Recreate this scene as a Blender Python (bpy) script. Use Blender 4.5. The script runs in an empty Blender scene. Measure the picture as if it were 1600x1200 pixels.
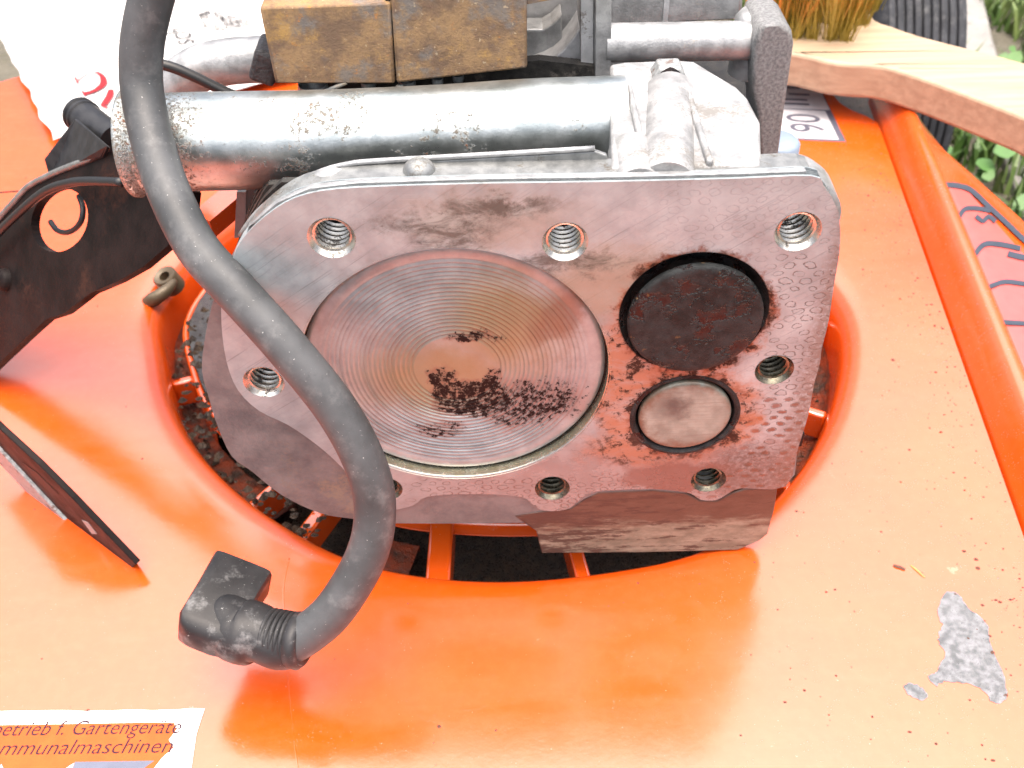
import bpy, bmesh, math, random
from mathutils import Vector, Matrix, noise as mnoise
from mathutils.geometry import tessellate_polygon
random.seed(7)
sc = bpy.context.scene
col = sc.collection
MM = 0.001
# ------------------------------------------------------------------ camera
FPX = 1555.0
PITCH, ROLL = math.radians(43), math.radians(1.5)
fw = Vector((0, math.cos(PITCH), -math.sin(PITCH))); up0 = Vector((0, math.sin(PITCH), math.cos(PITCH))); rt0 = Vector((1, 0, 0))
cr, sr = math.cos(ROLL), math.sin(ROLL)
rt = cr*rt0 - sr*up0; up = sr*rt0 + cr*up0
def ray(px, py): return fw + rt*((px-800)/FPX) - up*((py-600)/FPX)
CAM = -211.0*ray(712, 586)                       # millimetres, piston centre is the origin
cam = bpy.data.cameras.new('camera'); camo = bpy.data.objects.new('camera', cam); col.objects.link(camo)
camo.matrix_world = Matrix((rt, up, -fw)).transposed().to_4x4()
camo.location = CAM*MM
cam.sensor_width = 36; cam.lens = 36*FPX/1600; cam.clip_start = 0.005; cam.clip_end = 200
cam.dof.use_dof = True; cam.dof.focus_distance = 0.205; cam.dof.aperture_fstop = 36
sc.camera = camo
# ------------------------------------------------------------------ light
SUN_EL, SUN_AZ = math.radians(84), math.radians(172)      # azimuth from +Y, positive to the right
w = bpy.data.worlds.new('World'); sc.world = w; w.use_nodes = True
nt = w.node_tree; bg = nt.nodes['Background']
sky = nt.nodes.new('ShaderNodeTexSky'); sky.sky_type = 'NISHITA'; sky.sun_disc = False
sky.sun_elevation = SUN_EL; sky.sun_rotation = SUN_AZ
sky.air_density = 0.65; sky.dust_density = 10.0; sky.ozone_density = 0.0
nt.links.new(sky.outputs[0], bg.inputs[0]); bg.inputs[1].default_value = 0.15
sl = bpy.data.lights.new('sun', 'SUN'); slo = bpy.data.objects.new('sun', sl); col.objects.link(slo)
sl.energy = 1.5; sl.angle = math.radians(118); sl.color = (1, 0.98, 0.95)
sd = Vector((math.sin(SUN_AZ)*math.cos(SUN_EL), math.cos(SUN_AZ)*math.cos(SUN_EL), math.sin(SUN_EL)))
slo.rotation_euler = sd.to_track_quat('Z', 'Y').to_euler()
vs = sc.view_settings; vs.view_transform = 'Standard'; vs.look = 'None'; vs.gamma = 1; vs.exposure = 1.46; vs.use_curve_mapping = False
sc.render.resolution_x, sc.render.resolution_y = 1024, 768

# ------------------------------------------------------------------ measuring helpers: where the line of sight meets a real plane (mm)
def PY(px, py, y=0.0): d = ray(px, py); return CAM + d*((y-CAM.y)/d.y)
def PZ(px, py, z): d = ray(px, py); return CAM + d*((z-CAM.z)/d.z)
def PD(px, py, dep): return CAM + ray(px, py)*dep
def plane_pt(px, py, p0, n): d = ray(px, py); return CAM + d*((p0-CAM).dot(n)/d.dot(n))
ZD = -63.7                                        # top of the mower deck

# ------------------------------------------------------------------ node helper
class MT:
    def __init__(s, name):
        s.m = bpy.data.materials.new(name); s.m.use_nodes = True; s.t = s.m.node_tree
        s.b = s.t.nodes['Principled BSDF']; s._c = None
    def n(s, t): return s.t.nodes.new('ShaderNode'+t)
    def put(s, sock, v):
        if isinstance(v, bpy.types.NodeSocket): s.t.links.new(v, sock)
        elif isinstance(v, tuple) and len(v) == 3 and sock.type == 'RGBA': sock.default_value = (*v, 1)
        else: sock.default_value = v
    def co(s, L=(0, 0, 0)):                       # object coordinates in millimetres
        tc = s.n('TexCoord'); mp = s.n('VectorMath'); mp.operation = 'MULTIPLY_ADD'
        s.t.links.new(tc.outputs['Object'], mp.inputs[0]); mp.inputs[1].default_value = (1000,)*3; mp.inputs[2].default_value = L
        return mp.outputs[0]
    def scale(s, v, sc_):
        m = s.n('VectorMath'); m.operation = 'MULTIPLY'; s.put(m.inputs[0], v); m.inputs[1].default_value = sc_; return m.outputs[0]
    def add(s, v, o):
        m = s.n('VectorMath'); m.operation = 'ADD'; s.put(m.inputs[0], v); s.put(m.inputs[1], o); return m.outputs[0]
    def sep(s, v):
        m = s.n('SeparateXYZ'); s.put(m.inputs[0], v); return m.outputs[0], m.outputs[1], m.outputs[2]
    def noise(s, v, scale=1, detail=4, rough=.55, dist=0, color=False):
        m = s.n('TexNoise'); s.put(m.inputs['Vector'], v); m.inputs['Scale'].default_value = scale; m.inputs['Detail'].default_value = detail
        m.inputs['Roughness'].default_value = rough; m.inputs['Distortion'].default_value = dist; return m.outputs[1 if color else 0]
    def vor(s, v, scale=1, feat='F1', out=0, rand=1):
        m = s.n('TexVoronoi'); m.feature = feat; s.put(m.inputs['Vector'], v); m.inputs['Scale'].default_value = scale; m.inputs['Randomness'].default_value = rand; return m.outputs[out]
    def ma(s, op, a, b=0.0, c=0.0):
        m = s.n('Math'); m.operation = op; s.put(m.inputs[0], a); s.put(m.inputs[1], b); s.put(m.inputs[2], c); return m.outputs[0]
    def ramp(s, v, a, b, c=0.0, d=1.0):
        m = s.n('MapRange'); m.interpolation_type = 'SMOOTHSTEP'; s.put(m.inputs[0], v)
        for i, x in zip((1, 2, 3, 4), (a, b, c, d)): s.put(m.inputs[i], x)
        return m.outputs[0]
    def mix(s, f, a, b):
        m = s.n('Mix'); m.data_type = 'RGBA'; s.put(m.inputs[0], f); s.put(m.inputs[6], a); s.put(m.inputs[7], b); return m.outputs[2]
    def mul(s, *a):
        r = a[0]
        for x in a[1:]: r = s.ma('MULTIPLY', r, x)
        return r
    def mx(s, *a):
        r = a[0]
        for x in a[1:]: r = s.ma('MAXIMUM', r, x)
        return r
    def blob(s, x, z, cx, cz, rx, rz, soft=.3, rot=0.0):   # 1 inside a soft ellipse
        dx = s.ma('SUBTRACT', x, cx); dz = s.ma('SUBTRACT', z, cz)
        if rot:
            c, q = math.cos(rot), math.sin(rot)
            dx, dz = s.ma('ADD', s.mul(dx, c), s.mul(dz, q)), s.ma('SUBTRACT', s.mul(dz, c), s.mul(dx, q))
        a = s.ma('POWER', s.ma('ABSOLUTE', s.ma('DIVIDE', dx, rx)), 2.0); b = s.ma('POWER', s.ma('ABSOLUTE', s.ma('DIVIDE', dz, rz)), 2.0)
        return s.ramp(s.ma('SQRT', s.ma('ADD', a, b)), 1+soft, 1-soft)
    def bump(s, h, dist_mm=.1, strength=1.0, normal=None):
        m = s.n('Bump'); m.inputs['Strength'].default_value = strength; m.inputs['Distance'].default_value = dist_mm*MM; s.put(m.inputs['Height'], h)
        if normal: s.put(m.inputs['Normal'], normal)
        return m.outputs[0]
    def fin(s, color, rough=.5, metal=0.0, normal=None, **k):
        s.put(s.b.inputs['Base Color'], color); s.put(s.b.inputs['Roughness'], rough); s.put(s.b.inputs['Metallic'], metal)
        if normal: s.put(s.b.inputs['Normal'], normal)
        for n, v in k.items(): s.put(s.b.inputs[n.replace('_', ' ')], v)
        return s.m

# ------------------------------------------------------------------ mesh helpers (millimetres in, metres out)
def tag(o, label=None, cat=None, group=None, kind=None):
    for k, v in (('label', label), ('category', cat), ('group', group), ('kind', kind)):
        if v: o[k] = v
    return o
def root(name, loc, label, cat, group=None):
    o = bpy.data.objects.new(name, None); col.objects.link(o); o.empty_display_size = .02
    o.location = Vector(loc)*MM; o['_L'] = tuple(loc); return tag(o, label, cat, group)
def org(p):
    v = Vector((0, 0, 0))
    while p is not None:
        v += Vector(p.location)/MM; p = p.parent
    return v
def mk(name, verts, faces, mat, parent=None, smooth=False, loc=None, bevel=0, seg=2, angle=35, mods=None):
    L = org(parent) if parent else Vector(loc or (0, 0, 0))
    me = bpy.data.meshes.new(name); me.from_pydata([tuple((Vector(v)-L)*MM) for v in verts], [], faces); me.validate()
    bm = bmesh.new(); bm.from_mesh(me); bmesh.ops.remove_doubles(bm, verts=bm.verts, dist=1e-6); bmesh.ops.recalc_face_normals(bm, faces=bm.faces); bm.to_mesh(me); bm.free()
    o = bpy.data.objects.new(name, me); col.objects.link(o); me.materials.append(mat)
    if parent: o.parent = parent
    else: o.location = L*MM
    if smooth:
        for p in me.polygons: p.use_smooth = True
        if smooth != 'all': me.set_sharp_from_angle(angle=math.radians(angle))
    if bevel:
        b = o.modifiers.new('bevel', 'BEVEL'); b.width = bevel*MM; b.segments = seg; b.limit_method = 'ANGLE'; b.angle_limit = math.radians(40); b.harden_normals = False
    return o
class G:                                          # collects shapes into one mesh
    def __init__(s): s.v = []; s.f = []
    def add(s, v, f): k = len(s.v); s.v += [Vector(a) for a in v]; s.f += [tuple(i+k for i in q) for q in f]; return s
    def box(s, c, size, rot=None):
        c = Vector(c); R = rot or Matrix.Identity(3); h = Vector(size)/2
        v = [c + R @ Vector((x*h.x, y*h.y, z*h.z)) for x in (-1, 1) for y in (-1, 1) for z in (-1, 1)]
        return s.add(v, [(0, 1, 3, 2), (4, 6, 7, 5), (0, 4, 5, 1), (2, 3, 7, 6), (0, 2, 6, 4), (1, 5, 7, 3)])
    def prism(s, poly, fn, h0, h1, holes=()):     # poly: 2D outline; fn(a, b, h) -> point
        loops = [list(poly)]+[list(h) for h in holes]
        tri = tessellate_polygon([[Vector((a, b, 0)) for a, b in l] for l in loops])
        flat = [p for l in loops for p in l]; n = len(flat)
        v = [fn(a, b, h0) for a, b in flat]+[fn(a, b, h1) for a, b in flat]
        f = [tuple(t) for t in tri]+[tuple(i+n for i in t[::-1]) for t in tri]; k = 0
        for l in loops:
            m = len(l); f += [(k+i, k+(i+1) % m, n+k+(i+1) % m, n+k+i) for i in range(m)]; k += m
        return s.add(v, f)
    def lathe(s, c, axis, prof, seg=48, cap0=False, cap1=False, ell=(1, 1), updir=(0, 0, 1)):   # prof: (radius, distance along axis)
        c = Vector(c); ax = Vector(axis).normalized(); e = Vector(updir).cross(ax)
        if e.length < 1e-3: e = Vector((1, 0, 0)).cross(ax)
        e.normalize(); g = ax.cross(e); v = []; f = []
        for r, h in prof:
            for i in range(seg):
                t = 2*math.pi*i/seg; v.append(c+ax*h+e*(r*ell[0]*math.cos(t))+g*(r*ell[1]*math.sin(t)))
        for j in range(len(prof)-1):
            f += [(j*seg+i, j*seg+(i+1) % seg, (j+1)*seg+(i+1) % seg, (j+1)*seg+i) for i in range(seg)]
        if cap0: f.append(tuple(range(seg)))
        if cap1: f.append(tuple((len(prof)-1)*seg+i for i in range(seg)))
        return s.add(v, f)
    def tube(s, pts, rad, seg=16, sub=6, cap=True):
        P = spline([Vector(p) for p in pts], sub); n = len(P)
        rs = [rad]*n if not isinstance(rad, (list, tuple)) else [rad[min(int(i/(n-1)*(len(rad)-1)), len(rad)-2)]*(1-((i/(n-1)*(len(rad)-1))-min(int(i/(n-1)*(len(rad)-1)), len(rad)-2)))+rad[min(int(i/(n-1)*(len(rad)-1)), len(rad)-2)+1]*((i/(n-1)*(len(rad)-1))-min(int(i/(n-1)*(len(rad)-1)), len(rad)-2)) for i in range(n)]
        T = [(P[min(i+1, n-1)]-P[max(i-1, 0)]).normalized() for i in range(n)]
        e = T[0].orthogonal().normalized(); v = []; f = []
        for i in range(n):
            e = (e - T[i]*e.dot(T[i])).normalized(); g = T[i].cross(e)
            for k in range(seg):
                t = 2*math.pi*k/seg; v.append(P[i]+(e*math.cos(t)+g*math.sin(t))*rs[i])
        for j in range(n-1): f += [(j*seg+i, j*seg+(i+1) % seg, (j+1)*seg+(i+1) % seg, (j+1)*seg+i) for i in range(seg)]
        if cap: f += [tuple(range(seg)), tuple((n-1)*seg+i for i in range(seg))]
        return s.add(v, f)
    def done(s, name, mat, parent=None, **k): return mk(name, s.v, s.f, mat, parent, **k)
def spline(P, sub):
    if len(P) < 3 or sub < 2: return P
    out = []
    for i in range(len(P)-1):
        a, b, c, d = P[max(i-1, 0)], P[i], P[i+1], P[min(i+2, len(P)-1)]
        for j in range(sub):
            t = j/sub; out.append(.5*((2*b)+(c-a)*t+(2*a-5*b+4*c-d)*t*t+(3*b-a-3*c+d)*t*t*t))
    return out+[P[-1]]
def spl2(pts, sub=5, closed=True):                # smooth 2D outline
    n = len(pts); out = []
    for i in range(n):
        a, b, c, d = [Vector(pts[(i+k) % n]) for k in (-1, 0, 1, 2)]
        for j in range(sub):
            t = j/sub; p = .5*((2*b)+(c-a)*t+(2*a-5*b+4*c-d)*t*t+(3*b-a-3*c+d)*t*t*t); out.append((p.x, p.y))
    return out
def circ(cx, cz, r, n=48): return [(cx+r*math.cos(2*math.pi*i/n), cz+r*math.sin(2*math.pi*i/n)) for i in range(n)]
FY = lambda a, b, h: Vector((a, h, b))            # outline in x, z standing upright; h runs along y
FZ = lambda a, b, h: Vector((a, b, h))            # outline in x, y lying flat; h runs along z
def fz(*pp, y=0.0): return [(lambda q: (q.x, q.z))(PY(a, b, y)) for a, b in pp]
def fl(z, *pp): return [(lambda q: (q.x, q.y))(PZ(a, b, z)) for a, b in pp]
def text_mesh(name, s, size, fn, mat, parent, thick=.05, shear=0.0, offset=0.0, spacing=1.0, width=None):   # flat print: fn(u, v, h) places the letters (mm)
    cu = bpy.data.curves.new('t', 'FONT'); cu.body = s; cu.size = 1; cu.shear = shear; cu.offset = offset; cu.space_character = spacing; cu.resolution_u = 4
    t = bpy.data.objects.new('t', cu); col.objects.link(t)
    me = bpy.data.meshes.new_from_object(t.evaluated_get(bpy.context.evaluated_depsgraph_get()))
    kx = size if not width else width/max(p.co.x for p in me.vertices)
    v = [fn(p.co.x*kx, p.co.y*size, thick) for p in me.vertices]; f = [tuple(p.vertices) for p in me.polygons]
    bpy.data.objects.remove(t); bpy.data.curves.remove(cu); bpy.data.meshes.remove(me)
    return mk(name, v, f, mat, parent)

# ------------------------------------------------------------------ materials
LE = (10, 45, -66)                                # base of the engine
LD = (0, 80, -200)                                # base of the mower deck
def m_paint():
    s = MT('orange deck paint'); c = s.co(LD); x, y, z = s.sep(c)
    big = s.noise(c, .012, 5, .6); fine = s.noise(c, .35, 5, .65)
    base = s.mix(s.ramp(big, .3, .7), (.62, .064, .0025), (.60, .077, .0045))
    base = s.mix(s.mul(s.ramp(fine, .35, .8), .25), base, (.58, .11, .03))
    # grit: sparse dark specks, thicker towards the raised edge on the right and round the opening
    dens = s.ma('ADD', s.ramp(x, 80, 150, 0, .07), s.ramp(s.noise(c, .03, 3), .45, .7, 0, .05))
    n1 = s.noise(c, .85, 6, .72); n2 = s.noise(c, .22, 4, .7)
    sp = s.ramp(s.ma('ADD', n1, dens), .735, .765); sp2 = s.mul(s.ramp(n2, .5, .62), s.ramp(s.noise(c, 2.2, 3, .6), .62, .66), s.ramp(x, 30, 140, .25, 1))
    grit = s.mx(sp, s.mul(sp2, .8))
    base = s.mix(grit, base, s.mix(n2, (.055, .02, .015), (.20, .10, .07)))
    pd = s.mul(s.ramp(s.noise(s.add(c, (3, 9, 70)), 1.3, 3, .7), .70, .74), .7); base = s.mix(pd, base, (.55, .32, .24))
    wear = s.mul(s.ramp(s.noise(c, .09, 5, .7), .68, .74), .5); base = s.mix(wear, base, (.6, .24, .14))
    sc1 = s.noise(s.scale(c, (.05, 1.3, .3)), 1, 4, .75); base = s.mix(s.ramp(sc1, .68, .78, 0, .22), base, (.62, .22, .12)); film = s.noise(s.scale(c, (.05, .2, .1)), 1, 6, .7)
    base = s.mix(s.ramp(film, .5, .75, 0, .07), base, (.58, .20, .11))
    rg = s.ma('ADD', s.ramp(s.noise(s.scale(c, (.02, .12, .1)), 1, 4),   .3, .75, .15, .215), s.mul(grit, .4))
    nm = s.bump(s.ma('ADD', s.ma('ADD', s.mul(s.noise(c, .05, 2), .35), s.mul(s.noise(c, .6, 4, .7), .10)), s.mul(grit, .35)), .35, .5)
    return s.fin(base, rg, 0, nm, IOR=2.05, Coat_Weight=.0)
def m_metal(name, a, b, rough=.4, metal=.8, scale=.3, speck=None, bump=.08, spk=(.62, .7), L=(0, 0, 0), strength=.6, spec=.5):
    s = MT(name); c = s.co(L); n = s.noise(c, scale, 6, .65); f = s.noise(c, scale*9, 3, .6)
    k = s.mix(s.ramp(n, .3, .7), a, b); mt = metal; r = s.ramp(n, .25, .8, rough*.8, rough*1.25)
    if speck:
        m = s.ramp(s.ma('ADD', s.noise(c, scale*.35, 4, .7), s.mul(s.ma('SUBTRACT', f, .5), .3)), *spk)
        k = s.mix(m, k, speck); mt = s.ramp(m, 0, 1, metal, 0.05); r = s.ma('ADD', r, s.mul(m, .3))
    return s.fin(k, r, mt, s.bump(s.ma('ADD', f, n), bump, strength), Specular_IOR_Level=spec)
def m_rust():
    s = MT('rusted sheet steel'); c = s.co(LE); n = s.noise(c, .14, 7, .72); f = s.noise(c, 1.1, 6, .75); g = s.noise(s.add(c, (7, 30, 60)), .11, 6, .72); h = s.noise(s.add(c, (40, 0, 9)), .08, 5, .7)
    k = s.mix(s.ramp(n, .38, .62), (.16, .105, .068), (.29, .185, .095))
    k = s.mix(s.ramp(g, .52, .68, 0, .85), k, (.42, .255, .085)); k = s.mix(s.ramp(f, .48, .66, 0, .55), k, (.17, .10, .07))
    k = s.mix(s.ramp(h, .50, .64, 0, .75), k, (.155, .15, .145)); hot = s.mul(s.ramp(s.noise(c, .25, 5, .7), .60, .72), s.ramp(g, .42, .6)); k = s.mix(s.mul(hot, .85), k, (.55, .21, .025))
    k = s.mix(s.ramp(s.noise(c, .9, 3), .66, .72, 0, .7), k, (.42, .33, .22)); k = s.mix(s.ramp(f, .66, .72, 0, .6), k, (.08, .055, .045))
    return s.fin(k, .7, .05, s.bump(s.ma('ADD', n, f), .35, .9), Specular_IOR_Level=.3)
def m_rubber(name, a=(.055, .058, .06), b=(.15, .155, .16), dust=(.34, .34, .33), rough=.55, dk=.35, spec=.25):
    s = MT(name); c = s.co(); n = s.noise(c, .06, 5, .6); f = s.noise(c, 1.6, 5, .7)
    k = s.mix(s.ramp(n, .3, .7), a, b); k = s.mix(s.mul(s.ramp(s.noise(c, .13, 5, .7), .5, .72), dk), k, dust)
    k = s.mix(s.ramp(f, .66, .72), k, (.45, .45, .44)); k = s.mix(s.ramp(s.noise(s.add(c, (80, 3, 9)), .3, 6, .75), .54, .72, 0, .35), k, tuple(q*.5 for q in a))
    return s.fin(k, rough, 0, s.bump(f, .06, .5), Specular_IOR_Level=spec)
def m_face():
    s = MT('machined aluminium head face'); c = s.co(LE); x, y, z = s.sep(c)
    n = s.noise(c, .09, 6, .6); f = s.noise(c, .9, 5, .7)
    wz = s.noise(c, .16, 5, .7); wx = s.noise(s.add(c, (31, 7, 90)), .16, 5, .7)
    X = s.ma('ADD', x, s.mul(s.ma('SUBTRACT', wx, .5), 14)); Z = s.ma('ADD', z, s.mul(s.ma('SUBTRACT', wz, .5), 14))
    k = s.mix(s.ramp(n, .32, .7), (.225, .265, .28), (.335, .39, .41))
    rot = s.n('VectorRotate'); rot.rotation_type = 'Y_AXIS'; s.put(rot.inputs['Vector'], c); rot.inputs['Angle'].default_value = math.radians(35)
    scr = s.noise(s.scale(rot.outputs[0], (.05, 1, 2.2)), 1, 4, .7); k = s.mix(s.ramp(scr, .54, .70, 0, .42), k, (.085, .10, .105))
    scr2 = s.noise(s.scale(c, (.07, 1, 3)), 1, 3, .7); k = s.mix(s.ramp(scr2, .64, .74, 0, .6), k, (.42, .44, .45))
    # imprint the gasket left: rows of small ovals
    mott = s.noise(s.add(c, (5, 70, 20)), .045, 7, .7); k = s.mix(s.ramp(mott, .5, .75, 0, .4), k, (.10, .105, .108)); k = s.mix(s.ramp(mott, .46, .30, 0, .4), k, (.40, .43, .45))
    row = s.ma('FLOOR', s.ma('DIVIDE', Z2 := s.ma('ADD', z, s.mul(wz, 2.4)), 1.9))
    u = s.ma('ADD', s.ma('DIVIDE', s.ma('ADD', x, s.mul(wx, 4)), 3.7), s.mul(row, .5))
    fx = s.ma('SUBTRACT', s.ma('FRACT', u), .5); fzz = s.ma('SUBTRACT', s.ma('FRACT', s.ma('DIVIDE', Z2, 1.9)), .5)
    d = s.ma('SQRT', s.ma('ADD', s.ma('POWER', s.ma('ABSOLUTE', s.mul(fx, 1.25)), 2.0), s.ma('POWER', s.ma('ABSOLUTE', fzz), 2.0)))
    wn = s.n('TexWhiteNoise'); cmb = s.n('CombineXYZ'); s.put(cmb.inputs[0], s.ma('FLOOR', u)); s.put(cmb.inputs[1], row); s.put(wn.inputs['Vector'], cmb.outputs[0]); rv = wn.outputs['Value']
    d = s.mul(d, s.ramp(rv, 0, 1, .88, 1.2)); ring = s.mul(s.ramp(d, .29, .36), s.ramp(d, .46, .38))
    zone = s.mx(s.mul(s.ramp(x, 60, 67), s.ramp(z, 38, 26)), s.mul(s.ramp(z, -31.5, -33.5), s.ramp(x, -16, -10)), s.mul(s.ramp(z, 14, 24), s.ramp(x, 30, 48), .28))
    imp = s.mul(ring, zone, s.ramp(f, .36, .52), s.ramp(rv, .05, .25)); k = s.mix(s.mul(imp, .8), k, (.06, .05, .045))
    low = s.mul(zone, s.ramp(z, -4, -12), s.ramp(x, 55, 62), s.ramp(d, .36, .24), s.ramp(rv, .25, .4)); k = s.mix(s.mul(low, .85), k, (.13, .035, .012))
    # oil and carbon with outlines of their own; deck bounce painted lower down
    B = lambda px, py, rx, rz, soft=.35, rot_=0.0: s.blob(X, Z, PY(px, py).x, PY(px, py).z, rx, rz, soft, rot_)
    tan_ = s.mx(B(955, 440, 13, 9, .5), B(700, 640, 1, 1), s.mul(B(760, 345, 16, 6, .6), .7))
    k = s.mix(s.mul(tan_, .6), k, (.24, .19, .12))
    sootm = s.mx(B(690, 350, 13, 2.6, .6), B(695, 375, 7, 3, .6), B(880, 412, 14, 2.6, .5), B(780, 325, 10, 2, .6))
    st = s.noise(s.scale(c, (.13, .3, .3)), 1, 7, .72, .6); k = s.mix(s.mul(sootm, s.ramp(st, .36, .62), .8), k, (.05, .042, .034)); k = s.mix(s.mul(sootm, s.ramp(f, .56, .68), .6), k, (.03, .025, .02))
    around = s.mx(B(1080, 500, 16.3, 16, .1), B(1072, 650, 17, 14.5, .18), B(985, 600, 9, 21, .3), B(1010, 700, 14, 6, .4))
    rzn = s.ma('ADD', s.mul(s.noise(c, .22, 7, .75, .5), .75), s.mul(f, .25)); near = s.mx(B(1084, 490, 15.9, 15.7, .08), B(1070, 650, 13.4, 13.2, .1))
    rz = s.mul(around, s.ramp(s.ma('ADD', rzn, s.mul(near, .05)), .51, .58))
    k = s.mix(s.mul(around, s.ramp(st, .3, .6, .4, .85)), k, (.30, .125, .06)); k = s.mix(s.mul(near, s.ramp(st, .35, .6), .85), k, (.12, .028, .010)); k = s.mix(s.mul(rz, .95), k, (.018, .009, .007))
    br = s.mul(B(1170, 740, 12, 9, .4), s.ramp(f, .25, .6)); k = s.mix(s.mul(br, .75), k, (.06, .03, .02))
    br2 = s.mul(B(1060, 745, 13, 5.5, .25), .75); k = s.mix(br2, k, (.10, .04, .028))
    edge = s.mul(s.ramp(x, 71, 76), s.ramp(f, .3, .55)); k = s.mix(s.mul(edge, .7), k, (.13, .09, .07))
    oil_bounce = s.mul(s.ramp(s.ma('ADD', z, s.mul(s.ma('SUBTRACT', st, .5), 26)), -16, -34), s.ramp(x, -45, 20)); k = s.mix(s.mul(oil_bounce, .5), k, (.16, .08, .06))  # oil film plus red bounce from the deck, put into the colour
    bl = s.mul(B(740, 790, 12, 3, .3), .5); k = s.mix(bl, k, (.34, .2, .13))
    oil = s.mx(rz, s.mul(sootm, .6), s.mul(br, .7))
    mt = s.ramp(oil, 0, 1, .25, .03)
    r = s.ma('SUBTRACT', s.ramp(n, .3, .75, .33, .46), s.mul(oil_bounce, .12))
    nm = s.bump(s.ma('SUBTRACT', s.ma('ADD', s.mul(f, .5), s.mul(rz, .6)), s.ma('ADD', imp, s.mul(s.ramp(scr, .55, .7), .4))), .09, .55)
    return s.fin(k, r, mt, nm, Specular_IOR_Level=s.ramp(s.mx(oil, s.mul(around, .6)), 0, 1, .5, .12))
def m_piston():
    s = MT('turned aluminium piston crown'); c = s.co(LE); x, y, z = s.sep(c)
    n = s.noise(c, .12, 6, .65); f = s.noise(c, .8, 6, .75)
    X = s.ma('ADD', x, s.mul(s.ma('SUBTRACT', n, .5), 12)); Z = s.ma('ADD', z, s.mul(s.ma('SUBTRACT', s.noise(s.add(c, (9, 50, 3)), .12, 6, .65), .5), 12))
    k = s.mix(s.ramp(n, .3, .7), (.21, .24, .25), (.33, .37, .385))
    B = lambda px, py, rx, rz, soft=.4, rot_=0.0: s.blob(X, Z, PY(px, py, 2).x, PY(px, py, 2).z, rx, rz, soft, rot_)
    k = s.mix(s.mul(s.mx(B(680, 590, 15, 10, .6), B(790, 510, 12, 13, .6, .5)), .75), k, (.22, .17, .07))
    k = s.mix(s.mul(B(880, 490, 5, 9, .4, -.6), .6), k, (.16, .09, .06))
    soot = s.mx(B(705, 610, 3.0, 8, .35, .35), B(745, 625, 8, 5.5, .3), B(770, 600, 3, 5, .4), s.mul(B(830, 630, 15, 9, .6), .9), s.mul(B(735, 525, 6, 2, .4), .9), s.mul(B(690, 670, 7, 3, .5), .85))
    film = s.ramp(s.ma('ADD', soot, s.mul(s.ma('SUBTRACT', n, .5), 1.6)), .25, 1.0); k = s.mix(s.mul(film, .6), k, (.19, .09, .065))
    sm = s.ramp(s.ma('ADD', soot, s.mul(s.ma('SUBTRACT', f, .5), 2.6)), .74, 1.02)
    k = s.mix(sm, k, (.016, .008, .007))
    r = s.ramp(n, .3, .7, .36, .48); nm = s.bump(s.ma('ADD', s.mul(sm, 1.4), s.mul(f, .25)), .12, .5)
    return s.fin(k, s.ma('ADD', r, s.mul(sm, .15)), s.ramp(sm, 0, 1, .42, .0), nm, Specular_IOR_Level=s.ramp(sm, 0, 1, .5, .08))
def m_grit(name, cols, scale=.5, rough=.6, bump=.6):
    s = MT(name); c = s.co(); n = s.noise(c, scale, 6, .7); f = s.noise(c, scale*4, 5, .7)
    k = s.mix(s.ramp(n, .35, .65), cols[0], cols[1]); k = s.mix(s.ramp(f, .6, .7), k, cols[2])
    return s.fin(k, s.ramp(f, .3, .7, rough*.5, rough*1.3), 0, s.bump(s.ma('ADD', n, f), bump, .9))
def m_plain(name, c, rough=.5, metal=0.0, **k):
    s = MT(name); co = s.co(); n = s.noise(co, .25, 4)
    return s.fin(s.mix(s.ramp(n, .3, .7, 0, .5), c, tuple(q*.7 for q in c)), rough, metal, **k)
def m_wood():
    s = MT('pale beech wood'); c = s.co(); g = s.noise(s.scale(c, (.02, .35, .35)), 1, 5, .6, .4); f = s.noise(s.scale(c, (.15, 2, 2)), 1, 3)
    k = s.mix(s.ramp(g, .3, .7), (.29, .205, .135), (.39, .29, .195)); k = s.mix(s.ramp(f, .55, .75, 0, .35), k, (.26, .15, .08))
    return s.fin(k, .55, 0, s.bump(f, .05, .5))
M_PAINT = m_paint(); M_RUST = m_rust(); M_FACE = m_face(); M_PISTON = m_piston()
M_CAST = m_metal('raw cast aluminium', (.22, .228, .23), (.38, .39, .395), .42, .5, .25, (.30, .28, .25), .14, (.66, .74))
M_CASTW = m_metal('bright raw casting', (.19, .196, .198), (.36, .366, .368), .5, .25, .2, (.15, .145, .135), .22, (.56, .70))
M_CASTD = m_metal('grey die casting', (.33, .34, .35), (.48, .49, .50), .5, .45, .25, (.2, .19, .18), .12, (.66, .74))
M_CASTF = m_metal('oily cast block side', (.085, .10, .108), (.17, .185, .19), .42, .3, .12, (.19, .16, .12), .2, (.56, .74))
def m_flange():
    s = MT('stained gasket flange'); c = s.co(LE); x, y, z = s.sep(c); n = s.noise(s.scale(c, (.12, .3, .3)), 1, 7, .7); f = s.noise(c, .9, 6, .75); h = s.noise(s.scale(c, (.05, .2, .22)), 1, 6, .75, .5)
    k = s.mix(s.ramp(n, .35, .68), (.135, .115, .085), (.25, .21, .16)); k = s.mix(s.ramp(f, .5, .75, 0, .4), k, (.10, .08, .06))
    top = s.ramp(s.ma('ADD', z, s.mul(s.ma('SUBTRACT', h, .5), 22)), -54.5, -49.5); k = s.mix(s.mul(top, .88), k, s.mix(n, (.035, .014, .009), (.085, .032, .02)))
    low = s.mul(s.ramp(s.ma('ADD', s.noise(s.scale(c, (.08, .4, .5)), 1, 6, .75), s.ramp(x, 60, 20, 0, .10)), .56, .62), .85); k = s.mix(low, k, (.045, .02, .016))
    return s.fin(k, s.ramp(top, 0, 1, .6, .36), .05, s.bump(s.ma('ADD', f, n), .12, .6), Specular_IOR_Level=.35)
M_FLANGE = m_flange()
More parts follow.
